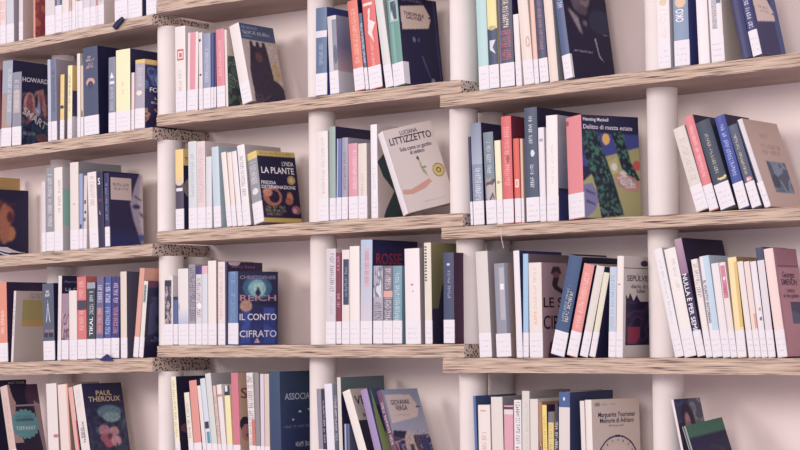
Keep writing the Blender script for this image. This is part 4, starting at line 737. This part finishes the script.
stack('R4', w, [
 (681, 683.5, 671, 400, 'ece2e2', 'thin book with a bright painted woman on its cover', {'c': '3a3c5c', 'cx': 700, 'ra': .6, 's': [], 'st': 0,
   'v': [('n', 0, 0, .55, 1, ['2c3054', '3a4474', '28264c'], 6), ('n', .55, .3, 1, 1, ['6c7080', '8a8c98', '54586c'], 6), ('e', .4, .8, .25, .16, '26203c'), ('e', .38, .77, .1, .1, 'b08088'), ('e', .42, .68, .1, .06, '9c4c54'), ('p', [(.6, .6), (.75, .5), (.5, .45)], '6c2c44'), ('b', 3), ('x', 0, 0, 1, 1, .3)]}),
 (689, 692.5, 682, 427, '9aa49c', 'green and black book tilted before the painted woman', {'c': '242446', 'cx': 722, 'ra': .66, 'p': 7, 'st': 0, 's': [('r', .3, 0, .6, 1, '3a3a58')],
   'v': [('r', 0, .85, 1, 1, '3a6c58'), ('e', .5, .7, .5, .14, '242446'), ('p', [(0, 0), (1, 0), (1, .5), (.8, .66), (.5, .72)], '2a3c50'), ('e', .45, .5, .4, .2, '242446'), ('b', 3), ('x', 0, 0, 1, 1, .1)]}),
])
print('books', COUNT[0], 'repeated', [q for q in SEEN if len(SEEN[q]) > 1])

# ------------------------------------------------------------------ small things on the shelf edges
def slab(name, pts, y0, y1, mat, label, cat):
    n = len(pts); V = [(x, y0, z) for x, z in pts] + [(x, y1, z) for x, z in pts]
    Fc = [tuple(range(n)), tuple(range(2 * n - 1, n - 1, -1))] + [(i, n + i, n + (i + 1) % n, (i + 1) % n) for i in range(n)]
    o = link(name, mesh(name, V, Fc, [mat])); tag(o, label, cat)
    md = o.modifiers.new('soft', 'BEVEL'); md.width = 0.0006; md.segments = 2
    return o
def px_pts(P, Y): return [tuple(hit(x, y, Y)[[0, 2]]) for x, y in P]
slab('binder_clip', px_pts([(113, 26.5), (116, 29.8), (124.4, 19.5), (122.5, 16.8), (118, 20.5)], -0.006), -0.010, -0.004, flat('26224a'), 'small black clip over the edge of the topmost left shelf board', 'clip')
slab('bookmark_tab', px_pts([(100, 360), (103, 361), (114, 361), (109, 354.5), (107.5, 354)], -0.002), -0.006, -0.003, flat('2e2a66'), 'small dark blue tab before the stickers, lower-middle row second stack', 'bookmark')
def thread(P, Y, r, mat, label):
    cu = bpy.data.curves.new('thread', 'CURVE'); cu.dimensions = '3D'; cu.bevel_depth = r
    s = cu.splines.new('POLY'); s.points.add(len(P) - 1)
    for i, (x, y) in enumerate(P): h = hit(x, y, Y); s.points[i].co = (*h, 1)
    t = bpy.data.objects.new('t', cu); col.objects.link(t); bpy.context.view_layer.update()
    me = bpy.data.meshes.new_from_object(t.evaluated_get(bpy.context.evaluated_depsgraph_get())); bpy.data.objects.remove(t)
    me.materials.clear(); me.materials.append(mat); o = link('thread', me); tag(o, label, 'thread')
thread([(501, 228), (501.3, 237), (502.2, 242), (503.8, 248)], -0.004, 0.0006, flat('e0d8e4'), 'short white thread hanging from the right upper-middle shelf board')
def open_magazine():
    """a fanned, curled booklet lying at the foot of the dark portrait cover"""
    root = bpy.data.objects.new('booklet', None); col.objects.link(root)
    X0 = hit(-8, 240, 0.0)[0]; zt = top('L2', X0) + 0.0006; root.location = (X0, 0.0, zt)
    tag(root, 'curled pale booklet lying flat before the dark portrait cover', 'booklet')
    for i, (c, dz) in enumerate((('e6e0e4', 0), ('2f3270', .004), ('d6cccc', .007))):
        V = []; n = 12; L0, L1 = 0.0, 0.075 + .002 * i
        for s in (0, 1):
            for q in range(n + 1):
                t = q / n; x = L0 + (L1 - L0) * t; z = dz + 0.018 * (1 - t) ** 1.6
                V += [(x, -0.0 + 0.002 + .001 * i, z + .0015 * s), (x + 0.004, 0.05, z + .0015 * s)]
        m = 2 * (n + 1); Fc = []
        for q in range(n):
            a = 2 * q; Fc.append((m + a, m + a + 2, m + a + 3, m + a + 1)); Fc.append((a, a + 1, a + 3, a + 2))
            Fc.append((a, a + 2, m + a + 2, m + a)); Fc.append((a + 1, m + a + 1, m + a + 3, a + 3))
        Fc += [(0, m, m + 1, 1), (2 * n, 2 * n + 1, m + 2 * n + 1, m + 2 * n)]
        link('leaf_block', mesh('leaf_block', V, Fc, [flat(c, .6)]), root)
open_magazine()
